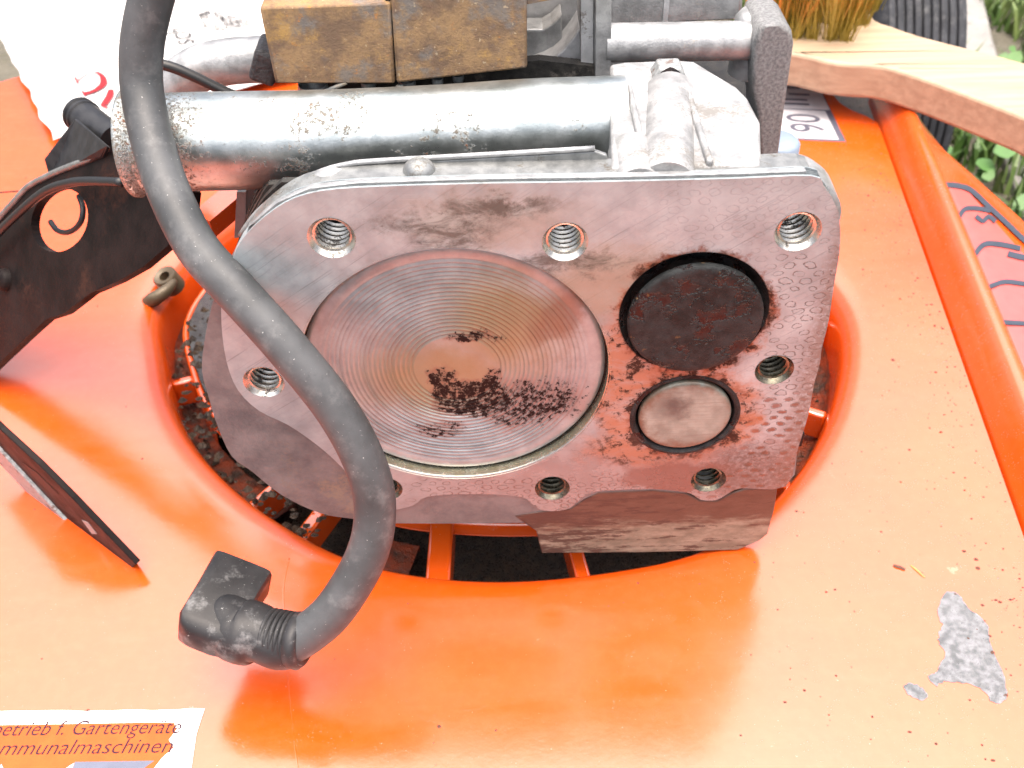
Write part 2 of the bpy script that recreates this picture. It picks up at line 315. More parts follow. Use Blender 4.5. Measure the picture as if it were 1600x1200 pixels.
M_ARM = m_metal('sand cast aluminium arm', (.12, .124, .126), (.28, .285, .285), .55, .3, 1.4, None, .35, spec=.3)
def m_zinc():
    s = MT('galvanised tube'); c = s.co(LE); x, y, z = s.sep(c); n = s.noise(c, .12, 6, .65); f = s.noise(c, 1.3, 6, .75); g = s.noise(s.scale(c, (.07, .2, .2)), 1, 5, .65)
    k = s.mix(s.ramp(n, .35, .7), (.30, .335, .33), (.48, .515, .51)); k = s.mix(s.ramp(f, .5, .75, 0, .5), k, (.20, .215, .21))
    g2 = s.noise(s.add(c, (50, 8, 3)), .07, 5, .7); grime_shade = s.mx(s.mul(s.ramp(s.ma('ADD', x, s.mul(g2, 30)), -24, -44), .9), s.mul(s.ramp(g2, .46, .66), s.ramp(x, 30, 5), .95), s.mul(s.ramp(g, .52, .66), .75), s.ramp(z, 31, 24, 0, .8))  # grime at left end and in blotches; underside shade painted in by z
    gm = s.ramp(s.ma('ADD', s.mul(grime_shade, .55), s.mul(s.ma('SUBTRACT', f, .5), 1.7)), .42, .64)
    k = s.mix(s.mul(gm, .9), k, s.mix(n, (.055, .045, .032), (.12, .095, .065))); k = s.mix(s.mul(gm, s.ramp(s.noise(c, .5, 4), .6, .68)), k, (.16, .06, .025))
    return s.fin(k, s.ma('ADD', s.ramp(n, .3, .7, .27, .38), s.mul(gm, .25)), s.ramp(gm, 0, 1, .9, .1), s.bump(s.ma('ADD', f, s.mul(gm, 1.2)), .07, .6))
M_ZINC = m_zinc()
M_THREAD = m_metal('cut thread', (.40, .385, .34), (.62, .60, .54), .28, .9, .5, (.05, .045, .04), .03, (.56, .64))
M_THREADD = m_metal('oily cut thread', (.06, .055, .04), (.20, .18, .13), .25, .85, .5, (.02, .016, .012), .03, (.5, .64))
M_SHROUD = m_metal('grey steel shroud', (.15, .158, .158), (.27, .28, .275), .36, .5, .25, (.06, .05, .035), .08, (.58, .72))
M_BLACK = m_metal('black painted steel', (.005, .004, .004), (.013, .009, .0085), .5, .0, .12, (.032, .015, .011), .12, (.52, .70), spec=.09)
M_PLASTIC = m_metal('black plastic', (.010, .0105, .012), (.022, .023, .025), .42, 0, .3, None, .04, spec=.3)
M_FIN = m_metal('sooty cooling fin', (.012, .012, .012), (.035, .033, .03), .55, .0, .5, (.10, .09, .08), .2, (.6, .75), spec=.25)
M_STEEL = m_metal('worn bright steel', (.17, .18, .18), (.31, .325, .325), .5, .2, .9, (.12, .09, .08), .08, (.58, .64))
M_VALVE = m_metal('intake valve steel', (.27, .285, .28), (.36, .38, .375), .42, .25, .2, (.14, .10, .07), .05, (.60, .76))
def m_carbon():
    s = MT('black carbon deposit'); c = s.co(LE); n = s.noise(c, .22, 6, .7); f = s.noise(c, 1.4, 6, .75); h = s.noise(s.add(c, (30, 9, 2)), .13, 5, .7)
    k = s.mix(s.ramp(n, .35, .65), (.006, .0072, .0076), (.022, .025, .026)); wet = s.ramp(h, .50, .56)
    k = s.mix(s.mul(wet, s.ramp(n, .45, .6), .9), k, (.016, .0035, .003)); k = s.mix(s.mul(s.ramp(f, .62, .72), .5), k, (.06, .064, .065)); k = s.mix(s.mul(s.ramp(s.noise(c, .6, 3), .68, .73), .6), k, (.12, .07, .03))
    return s.fin(k, s.ramp(wet, 0, 1, .55, .22), 0, s.bump(s.ma('ADD', s.mul(f, s.ramp(wet, 0, 1, 1, .25)), s.mul(wet, -.8)), .4, .8), Specular_IOR_Level=.22)
def m_valve():
    s = MT('intake valve steel'); c = s.co(LE); x, y, z = s.sep(c); n = s.noise(c, .16, 6, .65); br = s.noise(s.scale(c, (.12, 1, 3.0)), 1, 4, .7); f = s.noise(c, 1.2, 5, .7)
    k = s.mix(s.ramp(n, .35, .68), (.155, .195, .175), (.26, .315, .285)); k = s.mix(s.ramp(br, .5, .7, 0, .5), k, (.13, .13, .12))
    X = s.ma('ADD', x, s.mul(s.ma('SUBTRACT', n, .5), 9)); Z = s.ma('ADD', z, s.mul(s.ma('SUBTRACT', s.noise(s.add(c, (9, 50, 3)), .16, 6, .65), .5), 9)); p = PY(1050, 632)
    k = s.mix(s.mul(s.blob(X, Z, p.x, p.z, 3.2, 3.2, .7), .75), k, (.04, .04, .04)); rim = s.ma('SUBTRACT', 1.0, s.blob(X, Z, IN_.x+.6, IN_.z+.4, 9.2, 9.2, .16))
    k = s.mix(s.mul(rim, .8), k, (.10, .055, .03))
    return s.fin(k, s.ramp(n, .3, .7, .36, .5), .3, s.bump(s.ma('ADD', br, f), .05, .6))
IN_ = PY(1070, 650)
M_CARBON0 = m_metal('black carbon deposit', (.006, .006, .0065), (.015, .0145, .015), .34, 0, .45, (.035, .007, .005), .5, (.62, .70), spec=.18)
M_CARBON = m_carbon(); M_VALVE = m_valve()
M_GOLD = m_metal('bare bore edge', (.60, .55, .40), (.75, .72, .62), .25, .95, .6, None, .02)
M_DARK = m_plain('oily shadowed gap', (.006, .005, .005), .5, Specular_IOR_Level=.2)
M_HOSE = m_rubber('dusty grey ignition lead', (.036, .039, .041), (.075, .079, .083), (.19, .19, .19), .5, .35, .35)
M_BOOT = m_rubber('worn black rubber boot', (.013, .013, .014), (.034, .034, .036), (.24, .24, .24), .45, .6, .3)
M_TYRE = m_rubber('grey tyre rubber', (.022, .024, .028), (.045, .048, .055), (.2, .2, .2), .7)
M_WIRE = m_plain('black wire sheath', (.014, .015, .016), .4, Specular_IOR_Level=.4)
M_DIRT_SHADE = m_grit('oily dirt and soil shade', ((.010, .008, .007), (.035, .022, .014), (.10, .07, .03)), .4, .4, .8)
M_PAN = m_grit('greasy engine base plate', ((.014, .014, .016), (.045, .045, .048), (.10, .075, .05)), .25, .5, .4)
M_PAPER = m_plain('newsprint', (.50, .495, .485), .9)
M_INK = m_plain('newspaper ink', (.02, .02, .022), .9); M_REDINK = m_plain('red headline ink', (.25, .006, .012), .9)
M_WHITE = m_plain('white vinyl', (.80, .79, .77), .4); M_STORG = m_plain('orange vinyl', (.55, .085, .014), .6, Specular_IOR_Level=.25)
M_STINK = m_plain('faded violet print', (.045, .015, .025), .7, Specular_IOR_Level=.2); M_STBLU = m_plain('slate blue print', (.10, .11, .16), .5); M_STLIL = m_plain('pale lilac print', (.55, .56, .68), .5)
M_PLATE = m_plain('silver label stock', (.46, .45, .47), .4); M_PLINK = m_plain('label print', (.08, .08, .11), .5)
M_PINK = m_plain('faded red decal', (.50, .085, .075), .35, IOR=1.75); M_GREYP = m_plain('blue grey decal print', (.035, .045, .065), .6, Specular_IOR_Level=.3)
M_WOOD = m_wood(); M_BRASS = m_metal('brass wire', (.38, .32, .08), (.55, .47, .15), .35, .9, .5, None, .02)
M_BARE = m_grit('bare weathered aluminium', ((.10, .108, .115), (.235, .245, .26), (.045, .047, .055)), .5, .9, .4)
M_STRAW = m_plain('dry stalk', (.40, .25, .08), .7); M_BIT = m_plain('dark plant crumb', (.10, .045, .03), .8)
M_SOIL = m_grit('pale trodden soil', ((.07, .065, .045), (.11, .10, .075), (.05, .055, .03)), .02, .9, 4)
M_CONC = m_grit('weathered concrete', ((.16, .155, .145), (.23, .225, .21), (.11, .105, .095)), .03, .9, 1.5)
def m_grass():
    s = MT('grass'); oi = s.co(); n = s.noise(oi, .02, 4)
    return s.fin(s.mix(s.ramp(n, .35, .65), (.05, .11, .018), (.13, .17, .05)), .5)
M_GRASS = m_grass(); M_LEAF = m_plain('clover green', (.06, .15, .03), .5)

# ------------------------------------------------------------------ setting: ground, path
GZ = -232
def sheet(name, poly, z, mat, kind='structure'):
    o = mk(name, [(a, b, z) for a, b in poly], [tuple(range(len(poly)))], mat, None, loc=(0, 0, z)); return tag(o, kind=kind)
gp = [(x*60000, y*60000) for x, y in ((-1, -1), (1, -1), (1, 1), (-1, 1))]
ground = sheet('ground', gp, GZ, M_SOIL)
# concrete edging beyond the deck and the grass round it
pth = fl(GZ+22, (1505, 118), (1562, 112), (1552, 60), (1530, -20), (1488, -60), (1490, 30))
cs = G().prism(spl2(pth, 4), FZ, GZ-10, GZ+22).done('path', M_CONC, None, loc=(*pth[0], GZ), bevel=6, smooth=True); tag(cs, kind='structure')
pth2 = fl(GZ+8, (1560, 205), (1590, 300), (1625, 420), (1700, 420), (1640, 230), (1610, 190))
cs = G().prism(spl2(pth2, 4), FZ, GZ-10, GZ+8).done('path', M_CONC, None, loc=(*pth2[0], GZ), bevel=3, smooth=True); tag(cs, kind='structure')
def grass():
    g = G(); rnd = random.Random(3)
    cxs = [(rnd.uniform(215, 900), rnd.uniform(230, 1300)) for _ in range(20000)]
    inside = [(Vector(pth[i]).to_2d()) for i in range(len(pth))]
    c1 = sum(inside, Vector((0, 0)))/len(inside)
    for x, y in cxs:
        if (Vector((x, y))-c1).length < 44 or (x < 260 and 300 < y < 500): continue
        if mnoise.noise(Vector((x*.011, y*.011, 2))) < -.3: continue
        h = rnd.uniform(14, 44); a = rnd.uniform(0, 6.28); wd = rnd.uniform(1.0, 2.4); ln = rnd.uniform(.2, .9)*h
        e = Vector((math.cos(a), math.sin(a), 0)); s_ = Vector((-e.y, e.x, 0))*wd; b = Vector((x, y, GZ-1))
        m = b+e*ln*.35+Vector((0, 0, h*.65)); t = b+e*ln+Vector((0, 0, h))
        g.add([b-s_, b+s_, m+s_*.7, m-s_*.7, t], [(0, 1, 2, 3), (3, 2, 4)])
    o = g.done('grass', M_GRASS, None, loc=(400, 500, GZ)); tag(o, 'blurred green lawn grass beyond the mower on the right', kind='stuff')
    q = G()
    for _ in range(420):
        x, y = rnd.uniform(255, 560), rnd.uniform(215, 620); n = Vector((rnd.uniform(-.5, .5), rnd.uniform(-.6, .2), 1)).normalized(); e = n.orthogonal().normalized(); k = n.cross(e); r = rnd.uniform(4, 10)
        if (Vector((x, y))-c1).length < 44: continue
        c = Vector((x, y, GZ+rnd.uniform(8, 30))); q.add([c+(e*math.cos(t)+k*math.sin(t)*.7)*r*(1+.12*math.cos(3*t)) for t in [i*math.pi/4 for i in range(8)]], [tuple(range(8))])
    o = q.done('ground_cover', M_LEAF, None, loc=(400, 400, GZ)); tag(o, 'broad clover leaves low in the lawn beside the tyre', kind='stuff')
grass()

# ------------------------------------------------------------------ mower deck
deck = root('mower_deck', LD, 'glossy orange lawn mower deck with a round opening under the engine', 'mower deck')
HC = Vector((4, 100))
lip_px = [(228, 470), (236, 540), (258, 640), (330, 738), (430, 815), (560, 880), (700, 904), (800, 907), (900, 899), (1000, 884), (1085, 868), (1180, 815), (1240, 760), (1290, 692), (1324, 610), (1336, 545), (1330, 480)]
lp = []
for a, b in lip_px:
    q = PZ(a, b, ZD).to_2d()-HC; lp.append((math.atan2(q.y, q.x) % (2*math.pi), q.length))
lp += [(math.radians(t), 116) for t in (25, 60, 90, 120, 150)]
lp.sort()
def lipR(t):
    t %= 2*math.pi; n = len(lp)
    for i in range(n):
        a0, r0 = lp[i]; a1, r1 = lp[(i+1) % n]
        if i == n-1: a1 += 2*math.pi
        tt = t if t >= a0 or i < n-1 else t+2*math.pi
        if i == n-1 and t < lp[0][0]: tt = t+2*math.pi
        if a0 <= tt <= a1:
            f = (tt-a0)/max(a1-a0, 1e-6); return r0+(r1-r0)*f
    return lp[0][1]
NT = 180
LR = [lipR(2*math.pi*i/NT) for i in range(NT)]
for _ in range(6): LR = [(LR[i-1]+2*LR[i]+LR[(i+1) % NT])/4 for i in range(NT)]
def rdg(y): return 142.66+.1134*y                 # foot line of the raised edge
bound = [Vector((rdg(-190)-.4, -190)), Vector((rdg(221)-.4, 221)), PZ(1330, 172, ZD).to_2d(), PZ(1308, 158, ZD).to_2d(), PZ(1292, 135, ZD).to_2d(), Vector((148, 268)), Vector((-120, 292)), Vector((-205, 288)), Vector((-250, 255)), Vector((-262, 200)), Vector((-262, -190))]
def hit(t):
    d = Vector((math.cos(t), math.sin(t))); best = 1e9
    for i in range(len(bound)):
        a = bound[i]-HC; e = bound[(i+1) % len(bound)]-bound[i]; den = d.x*e.y-d.y*e.x
        if abs(den) < 1e-9: continue
        r = (a.x*e.y-a.y*e.x)/den; k = (a.x*d.y-a.y*d.x)/den
        if r > 0 and -1e-6 <= k <= 1+1e-6: best = min(best, r)
    return best
prof = [(-4.4, -30), (-4.2, -16), (-3.8, -9), (-3, -5.4), (-1.8, -3.0), (-.2, -1.3), (2.2, -.4), (5, -.1), (10, 0), (20, 0), (32, 0), (42, 0)]
def deck_z(x, y):
    q = Vector((x, y))-HC; s_ = q.length-LR[int((math.atan2(q.y, q.x) % (2*math.pi))/(2*math.pi)*NT) % NT]
    for (a, b), (c_, d_) in zip(prof, prof[1:]):
        if a <= s_ <= c_: return ZD+b+(d_-b)*(s_-a)/(c_-a)
    return ZD
def build_deck():
    v = []; f = []; rows = len(prof)+5
    for i in range(NT):
        t = 2*math.pi*i/NT; R = LR[i]; H = hit(t); d = Vector((math.cos(t), math.sin(t)))
        pts = [(R+min(s_, (H-R)*.75*s_/42 if s_ > 0 else s_), z) for s_, z in prof]
        r0 = pts[-1][0]
        pts += [(r0+(H-r0)*k, 0) for k in (.33, .66, 1)]
        for r, z in pts: p = HC+d*r; v.append((p.x, p.y, ZD+z))
        p = HC+d*(H+3); ridge_side = abs(p.x-rdg(p.y)) < 6
        v.append((p.x, p.y, ZD-4) if not ridge_side else (*(HC+d*H), ZD-3)); v.append((p.x, p.y, ZD-60) if not ridge_side else (*(HC+d*H), ZD-60))
    n = rows
    for i in range(NT):
        j = (i+1) % NT; f += [(i*n+k, j*n+k, j*n+k+1, i*n+k+1) for k in range(n-1)]
    return mk('top_panel', v, f, M_PAINT, deck, smooth=True, angle=50)
build_deck()
# raised edge on the right: foot, wall, rounded crest, and the flank that falls away behind it
edge_px = [(1405, 150), (1440, 198), (1470, 228), (1500, 251), (1550, 296), (1600, 341), (1680, 420)]
ed = [PZ(a, b, ZD+1) for a, b in edge_px]
def outer_x(y):
    P = sorted([(p.y, p.x) for p in ed])
    if y <= P[0][0]: return P[0][1]
    for (a, b), (c_, d_) in zip(P, P[1:]):
        if a <= y <= c_: return b+(d_-b)*(y-a)/(c_-a)
    return P[-1][1]
def build_ridge():
    v = []; f = []; ys = [-190+i*8.0 for i in range(55)]
    for y in ys:
        x0 = rdg(y); ox = max(outer_x(y), x0+15)
        pr = [(x0, ZD-3), (x0+.3, ZD-.5), (x0+.9, ZD+1.6), (x0+5.6, ZD+9.2), (x0+6.6, ZD+10.4), (x0+7.8, ZD+11.1), (x0+9.2, ZD+11.2), (x0+10.4, ZD+10.6), (x0+11.2, ZD+9.4), (x0+12.6, ZD+8)]
        k = ox-(x0+12.6); pr += [(x0+12.6+k*.5, ZD+5), (ox-2*min(1, k/4), ZD+1.6), (ox, ZD), (ox+1.5, ZD-3), (ox+2.5, ZD-50)]
        v += [(a, y, b) for a, b in pr]
    n = len(pr)
    for i in range(len(ys)-1): f += [(i*n+k, (i+1)*n+k, (i+1)*n+k+1, i*n+k+1) for k in range(n-1)]
    mk('raised_edge', v, f, M_PAINT, deck, smooth=True, angle=60)
build_ridge()
mk('rear_shade_sheet', [(100, 215, ZD-14), (200, 195, ZD-14), (196, 330, ZD-18), (100, 330, ZD-18)], [(0, 1, 2, 3)], M_DIRT_SHADE, deck)  # added dark sheet, stands in for the shaded soil behind the deck
# gutter below the lip, inner ring, spokes and the oily floor
def ringR(t): return LR[int(t/(2*math.pi)*NT) % NT]
def build_ring():
    v = []; f = []; pr = [(-9.3, -25), (-9.5, -14), (-9.7, -8.2), (-10.1, -7.2), (-10.8, -6.9), (-11.6, -7.3), (-12.1, -8.6), (-12.3, -15)]
    for i in range(NT):
        t = 2*math.pi*i/NT; d = Vector((math.cos(t), math.sin(t)))
        fr = max(0, -math.sin(t))**2
        for r, z in pr: p = HC+d*(LR[i]+r-17*fr); v.append((p.x, p.y, ZD+(z if fr < .15 else max(z, -11.5))-2-2*fr))
    n = len(pr)
    for i in range(NT): j = (i+1) % NT; f += [(i*n+k, j*n+k, j*n+k+1, i*n+k+1) for k in range(n-1)]
    mk('inner_ring', v, f, M_PAINT, deck, smooth=True, angle=60)
build_ring()
GUT = ((-.70, 3.95), (4.33, 4.46))
M_GUTTER = m_grit('oily dirt and recess shade', ((.028, .016, .010), (.20, .028, .004), (.06, .035, .02)), .16, .55, .8)  # dirty paint, darkened further so the recess shade is in the colour
def gut(t):
    t %= 2*math.pi
    return any(a <= t <= b or a <= t-2*math.pi <= b for a, b in GUT)
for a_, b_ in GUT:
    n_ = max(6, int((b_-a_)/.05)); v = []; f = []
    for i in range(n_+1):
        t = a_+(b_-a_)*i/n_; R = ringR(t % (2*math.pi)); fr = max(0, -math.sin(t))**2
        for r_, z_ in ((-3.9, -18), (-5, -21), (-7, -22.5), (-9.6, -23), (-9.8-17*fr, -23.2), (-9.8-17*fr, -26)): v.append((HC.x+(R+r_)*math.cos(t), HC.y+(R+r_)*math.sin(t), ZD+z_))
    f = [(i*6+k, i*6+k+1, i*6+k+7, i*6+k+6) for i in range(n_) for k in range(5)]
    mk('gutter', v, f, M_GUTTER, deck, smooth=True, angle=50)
for a, b, wd in ((400, 770, 3), (470, 820, 4), (680, 880, 6.5), (912, 880, 4), (1130, 812, 4), (1300, 640, 3), (1312, 495, 3), (255, 590, 3), (1220, 740, 3)):
    q = PZ(a, b, ZD-8).to_2d()-HC; t = math.atan2(q.y, q.x); d = Vector((math.cos(t), math.sin(t))); R = ringR(t % (2*math.pi)); fr = max(0, -math.sin(t))**2; p = HC+d*(R-7-9*fr)
    G().box((p.x, p.y, ZD-15), (6+18*fr, wd, 10), Matrix.Rotation(t+(.12 if a < 800 else -.1), 3, 'Z')).done('spoke', M_PAINT, deck, bevel=.8, smooth=True)
fl_ = [(HC.x+(LR[i]-8)*math.cos(2*math.pi*i/NT), HC.y+(LR[i]-8)*math.sin(2*math.pi*i/NT)) for i in range(0, NT, 3)]
mk('opening_floor', [(a, b, ZD-29) for a, b in fl_], [tuple(range(len(fl_)))], M_DIRT_SHADE, deck)
# mould seam down the front of the panel
sp_ = [PZ(a, b, ZD) for a, b in ((452, 872), (443, 920), (446, 980), (450, 1060), (456, 1130), (470, 1230))]
sp_ = [Vector((p.x, p.y, deck_z(p.x, p.y)-.68)) for p in spline(sp_, 6)]
G().tube(sp_, .75, 8, 1).done('mould_seam', M_PAINT, deck, smooth='all')
# bare metal where the paint has flaked off
SG = -1
def patch(pp, name='paint_chip'):
    o = spl2(fl(ZD, *pp), 4); rnd = random.Random(len(pp)); o = [(a+rnd.uniform(-.22, .22), b+rnd.uniform(-.22, .22)) for a, b in o]
    cx_ = sum(a for a, b in o)/len(o); cy_ = sum(b for a, b in o)/len(o)
    ch = G().prism(o, FZ, ZD-.3, ZD+.10).done(name, M_BARE, deck)
patch([(1480, 925), (1500, 930), (1512, 950), (1530, 962), (1545, 980), (1546, 1000), (1558, 1030), (1570, 1060), (1573, 1088), (1562, 1099), (1548, 1096), (1540, 1082), (1518, 1070), (1490, 1066), (1475, 1065), (1462, 1072), (1450, 1056), (1464, 1050), (1470, 1035), (1478, 1022), (1468, 1008), (1466, 992), (1473, 978), (1466, 965), (1468, 945)])
patch([(1413, 1070), (1425, 1067), (1442, 1076), (1449, 1090), (1440, 1094), (1425, 1089), (1415, 1082)])
# sticker near the front left corner
sA, sB = PZ(320, 1108, ZD).to_2d(), PZ(0, 1113, ZD).to_2d(); sx = (sA-sB).normalized(); sy = Vector((-sx.y, sx.x))
def ST(u, v, h): p = sA+sx*u+sy*v; return Vector((p.x, p.y, ZD+.15+h))
rnd = random.Random(5)
def rag(u0, u1, v, n, amp): return [(u0+(u1-u0)*i/n, v+(rnd.uniform(-amp, amp) if 0 < i < n else 0)) for i in range(n+1)]
stk = G().prism(rag(-85, -30, .1, 12, .12)+rag(-30, 0, 0, 10, .22)+[(-.5, -6), (.2, -14), (.2, -45), (-85, -45)], ST, -.3, .08).done('sticker', M_WHITE, deck)
inner = [(-84, -3.4), (-60, -3.2), (-40, -3.3), (-12, -3.2), (-6, -3.4), (-5.2, -5), (-6.3, -7.4), (-4.8, -9.2), (-6.8, -11.6), (-8, -14), (-9, -44), (-84, -44)]
G().prism(inner, ST, .09, .16).done('printed_field', M_STORG, stk)
text_mesh('lettering', 'betrieb f. Gartengeräte', 4.9, lambda u, v, h: ST(-46.6+u, -5.9+v, .22), M_STINK, stk, shear=.22, offset=-.006, width=42.4)
text_mesh('lettering', 'ommunalmaschinen', 4.9, lambda u, v, h: ST(-46.2+u, -10.4+v, .22), M_STINK, stk, shear=.22, offset=-.006, width=41.2)
G().prism([(-47.3, -7), (-46.3, -7), (-47.6, -8.7), (-48.4, -9)], ST, .17, .22).done('lettering', M_STINK, stk)
G().prism([(-25.5, -12.2), (-8.2, -12.2), (-10.6, -14.4), (-14, -40), (-26, -40)], ST, .17, .22).done('printed_block', M_STBLU, stk)
G().prism([(-28.5, -14.8), (-25.6, -12.4), (-25.8, -30), (-36, -30)], ST, .17, .215).done('printed_block', M_STLIL, stk)
G().prism([(-41.5, -12.4), (-39.2, -15.4), (-36.5, -22), (-43.5, -22)], ST, .17, .215).done('printed_block', M_STLIL, stk)
# numbered label at the back right
lA, lB, lC = PZ(1322, 222, ZD), PZ(1200, 217, ZD), PZ(1281, 138, ZD)
lx = (lA-lB).normalized(); ly = (lC-lA).normalized()
def LB(u, v, h): p = lA+lx*u+ly*v; return Vector((p.x, p.y, ZD+.2+h))
lab = G().prism([(0, 0), (0, 26), (0, 62), (-42, 62), (-42, 0)], LB, -.4, 0).done('label_plate', M_PLINK, deck)
G().prism([(-2.6, 1.2), (-2.6, 25.6), (-42, 25.6), (-42, 1.2)], LB, .02, .08).done('printed_field', M_PLATE, lab)
G().prism([(-.4, 26.6), (-.4, 62), (-42, 62), (-42, 26.6)], LB, .02, .08).done('printed_field', M_PLATE, lab)
text_mesh('lettering', '90', 17, lambda u, v, h: LB(-6.5-v*1.18, 6+u*.95, .16), M_PLINK, lab, offset=.004)
for i, (u, v, l_) in enumerate(((-8, 30, 12), (-8, 34, 14), (-6, 39, 9), (-9, 45, 14), (-26, 32, 8), (-24, 40, 9))): G().prism([(u, v), (u, v+1.6), (u-l_, v+1.6), (u-l_, v)], LB, .1, .16).done('printed_bar', M_PLINK, lab)
# faded red decal with blue-grey lines on the outer flank
def flank(px, py, off=.0):
    p = PZ(px, py, ZD+5)
    for _ in range(4):
        x0 = rdg(p.y)+12.6; ox = max(outer_x(p.y), x0+2.4); k = ox-x0; t = min(max((p.x-x0)/k, 0), 1)
        z = ZD+8-3*t/.5 if t < .5 else ZD+5-3.4*(t-.5)/.42
        p = PZ(px, py, z+off)
    return p
dec = None
def strip(pts, wpx, name, mat, off, parent):
    P = spline([Vector((a, b, 0)) for a, b in pts], 5); v = []; f = []
    for i, p in enumerate(P):
        d = (P[min(i+1, len(P)-1)]-P[max(i-1, 0)]).normalized(); nn = Vector((-d.y, d.x, 0))*wpx/2
        v += [flank(p.x+nn.x, p.y+nn.y, off), flank(p.x-nn.x, p.y-nn.y, off)]
    f = [(2*i, 2*i+1, 2*i+3, 2*i+2) for i in range(len(P)-1)]
    return mk(name, v, f, mat, parent)
def decal():
    v = []; f = []; ys = range(286, 660, 8)
    for b in ys:
        lft = 1474+(b-286)*.395+4; rgt = min(1514+(b-300)*.88 if b > 300 else 1480+(b-286)*2.4, 1700)
        for k in range(6): v.append(flank(lft+(rgt-lft)*k/5, b, .35))
    n = len(list(ys)); f = [(i*6+k, (i+1)*6+k, (i+1)*6+k+1, i*6+k+1) for i in range(n-1) for k in range(5)]
    d = mk('decal', v, f, M_PINK, deck)
    for pts, wd in (([(1474, 288), (1498, 290), (1518, 297), (1545, 322), (1575, 350), (1600, 374), (1660, 425)], 8), ([(1497, 343), (1507, 327), (1525, 325), (1548, 329)], 7),
                    ([(1522, 400), (1537, 382), (1560, 381), (1595, 388)], 8), ([(1545, 448), (1570, 440), (1600, 443), (1640, 448)], 7), ([(1566, 503), (1600, 505), (1640, 508)], 7), ([(1525, 337), (1536, 345), (1545, 338), (1556, 346)], 7), ([(1575, 396), (1600, 402), (1630, 406)], 9)):
        strip(pts, wd, 'printed_line', M_GREYP, .7, d)
decal()

# loose bits lying on the panel
def crumb(px, py, l_, wd, ang, mat, name, label):
    p = PZ(px, py, ZD); z = deck_z(p.x, p.y); R = Matrix.Rotation(ang, 3, 'Z'); rn = random.Random(px)
    g = G(); v = []
    for i in range(6):
        a = (i/5-.5)*l_; k = wd*(.55+.45*math.sin(math.pi*(i+.6)/6.2)); b = rn.uniform(-.12, .12)*wd
        v += [p+R @ Vector((a, k*.5*math.cos(t)+b, 0))+Vector((0, 0, z-p.z+k*.34*(1+math.sin(t)))) for t in (0, 1.57, 3.14, 4.71)]
    g.add(v, [(4*i+j, 4*i+(j+1) % 4, 4*i+4+(j+1) % 4, 4*i+4+j) for i in range(5) for j in range(4)]+[(0, 1, 2, 3), (20, 21, 22, 23)])
    o = g.done(name, mat, None, loc=(p.x, p.y, z)); tag(o, label, 'plant bit')
crumb(1405, 887, 2.9, .9, -.5, M_BIT, 'bark_crumb', 'small dark brown crumb on orange panel above the bare metal patch')
crumb(1434, 893, 4.4, .55, -1.05, M_STRAW, 'dry_stalk', 'thin yellowish dry stalk on orange panel beside the brown crumb')
def specks():
    g = G(); rn = random.Random(11)
    def one(p, r, sq=.6):
        n = 6; a0 = rn.uniform(0, 6); ex = rn.uniform(.5, 1)
        ring = [p+Vector((math.cos(a0+i*1.047)*r*rn.uniform(.7, 1.1), math.sin(a0+i*1.047)*r*ex*rn.uniform(.7, 1.1), -.05)) for i in range(n)]
        top = p+Vector((rn.uniform(-.2, .2)*r, rn.uniform(-.2, .2)*r, r*sq)); g.add(ring+[top], [(i, (i+1) % n, n) for i in range(n)])
    for _ in range(1500):
        u = rn.random()
        if u < .45: y = rn.uniform(-60, 235); x = rdg(y)-abs(rn.gauss(0, 12))-1.2
        elif u < .8: x, y = rn.uniform(70, 150), rn.uniform(-58, 180)
        else: x, y = rn.uniform(-230, 100), rn.uniform(-60, 200)
        q = Vector((x, y))-HC
        if mnoise.noise(Vector((x*.035, y*.035, 7)))+.35*mnoise.noise(Vector((x*.12, y*.12, 2))) < (rn.random()-.62)*.8 and u < .8: continue
        if x > rdg(y)-1 or q.length < lipR(math.atan2(q.y, q.x)): continue
        one(Vector((x, y, deck_z(x, y))), .16+abs(rn.gauss(0, .22)) if rn.random() < .985 else rn.uniform(.5, .9))
    o = g.done('dirt_specks', M_BIT, None, loc=(100, 60, ZD)); tag(o, 'dark dirt crumbs scattered over the orange panel', kind='stuff')
    g = G()
    for _ in range(420):
        t = rn.uniform(0, 6.283); r = ringR(t)-rn.uniform(5.2, 9.4); p = Vector((HC.x+r*math.cos(t), HC.y+r*math.sin(t), ZD-22.2 if gut(t) else ZD-rn.uniform(20, 27))); one(p, abs(rn.gauss(.05, .45))+.2 if gut(t) else rn.uniform(.8, 3.0), rn.uniform(.6, 1.4))
    for _ in range(1600):
        t = rn.uniform(2.2, 4.2); r = rn.uniform(40, 103); p = Vector((HC.x+r*math.cos(t), HC.y+r*math.sin(t), -72.7)); one(p, rn.uniform(.5, 1.9), rn.uniform(.5, 1.2))
    o = g.done('oily_crumbs', M_OILCR, None, loc=(0, 90, ZD-22)); tag(o, 'oily crumbs of dirt caked under the engine', kind='stuff')
M_OILCR = m_grit('oily crumb', ((.014, .009, .006), (.055, .034, .018), (.15, .10, .055)), .35, .4, .4)
specks()
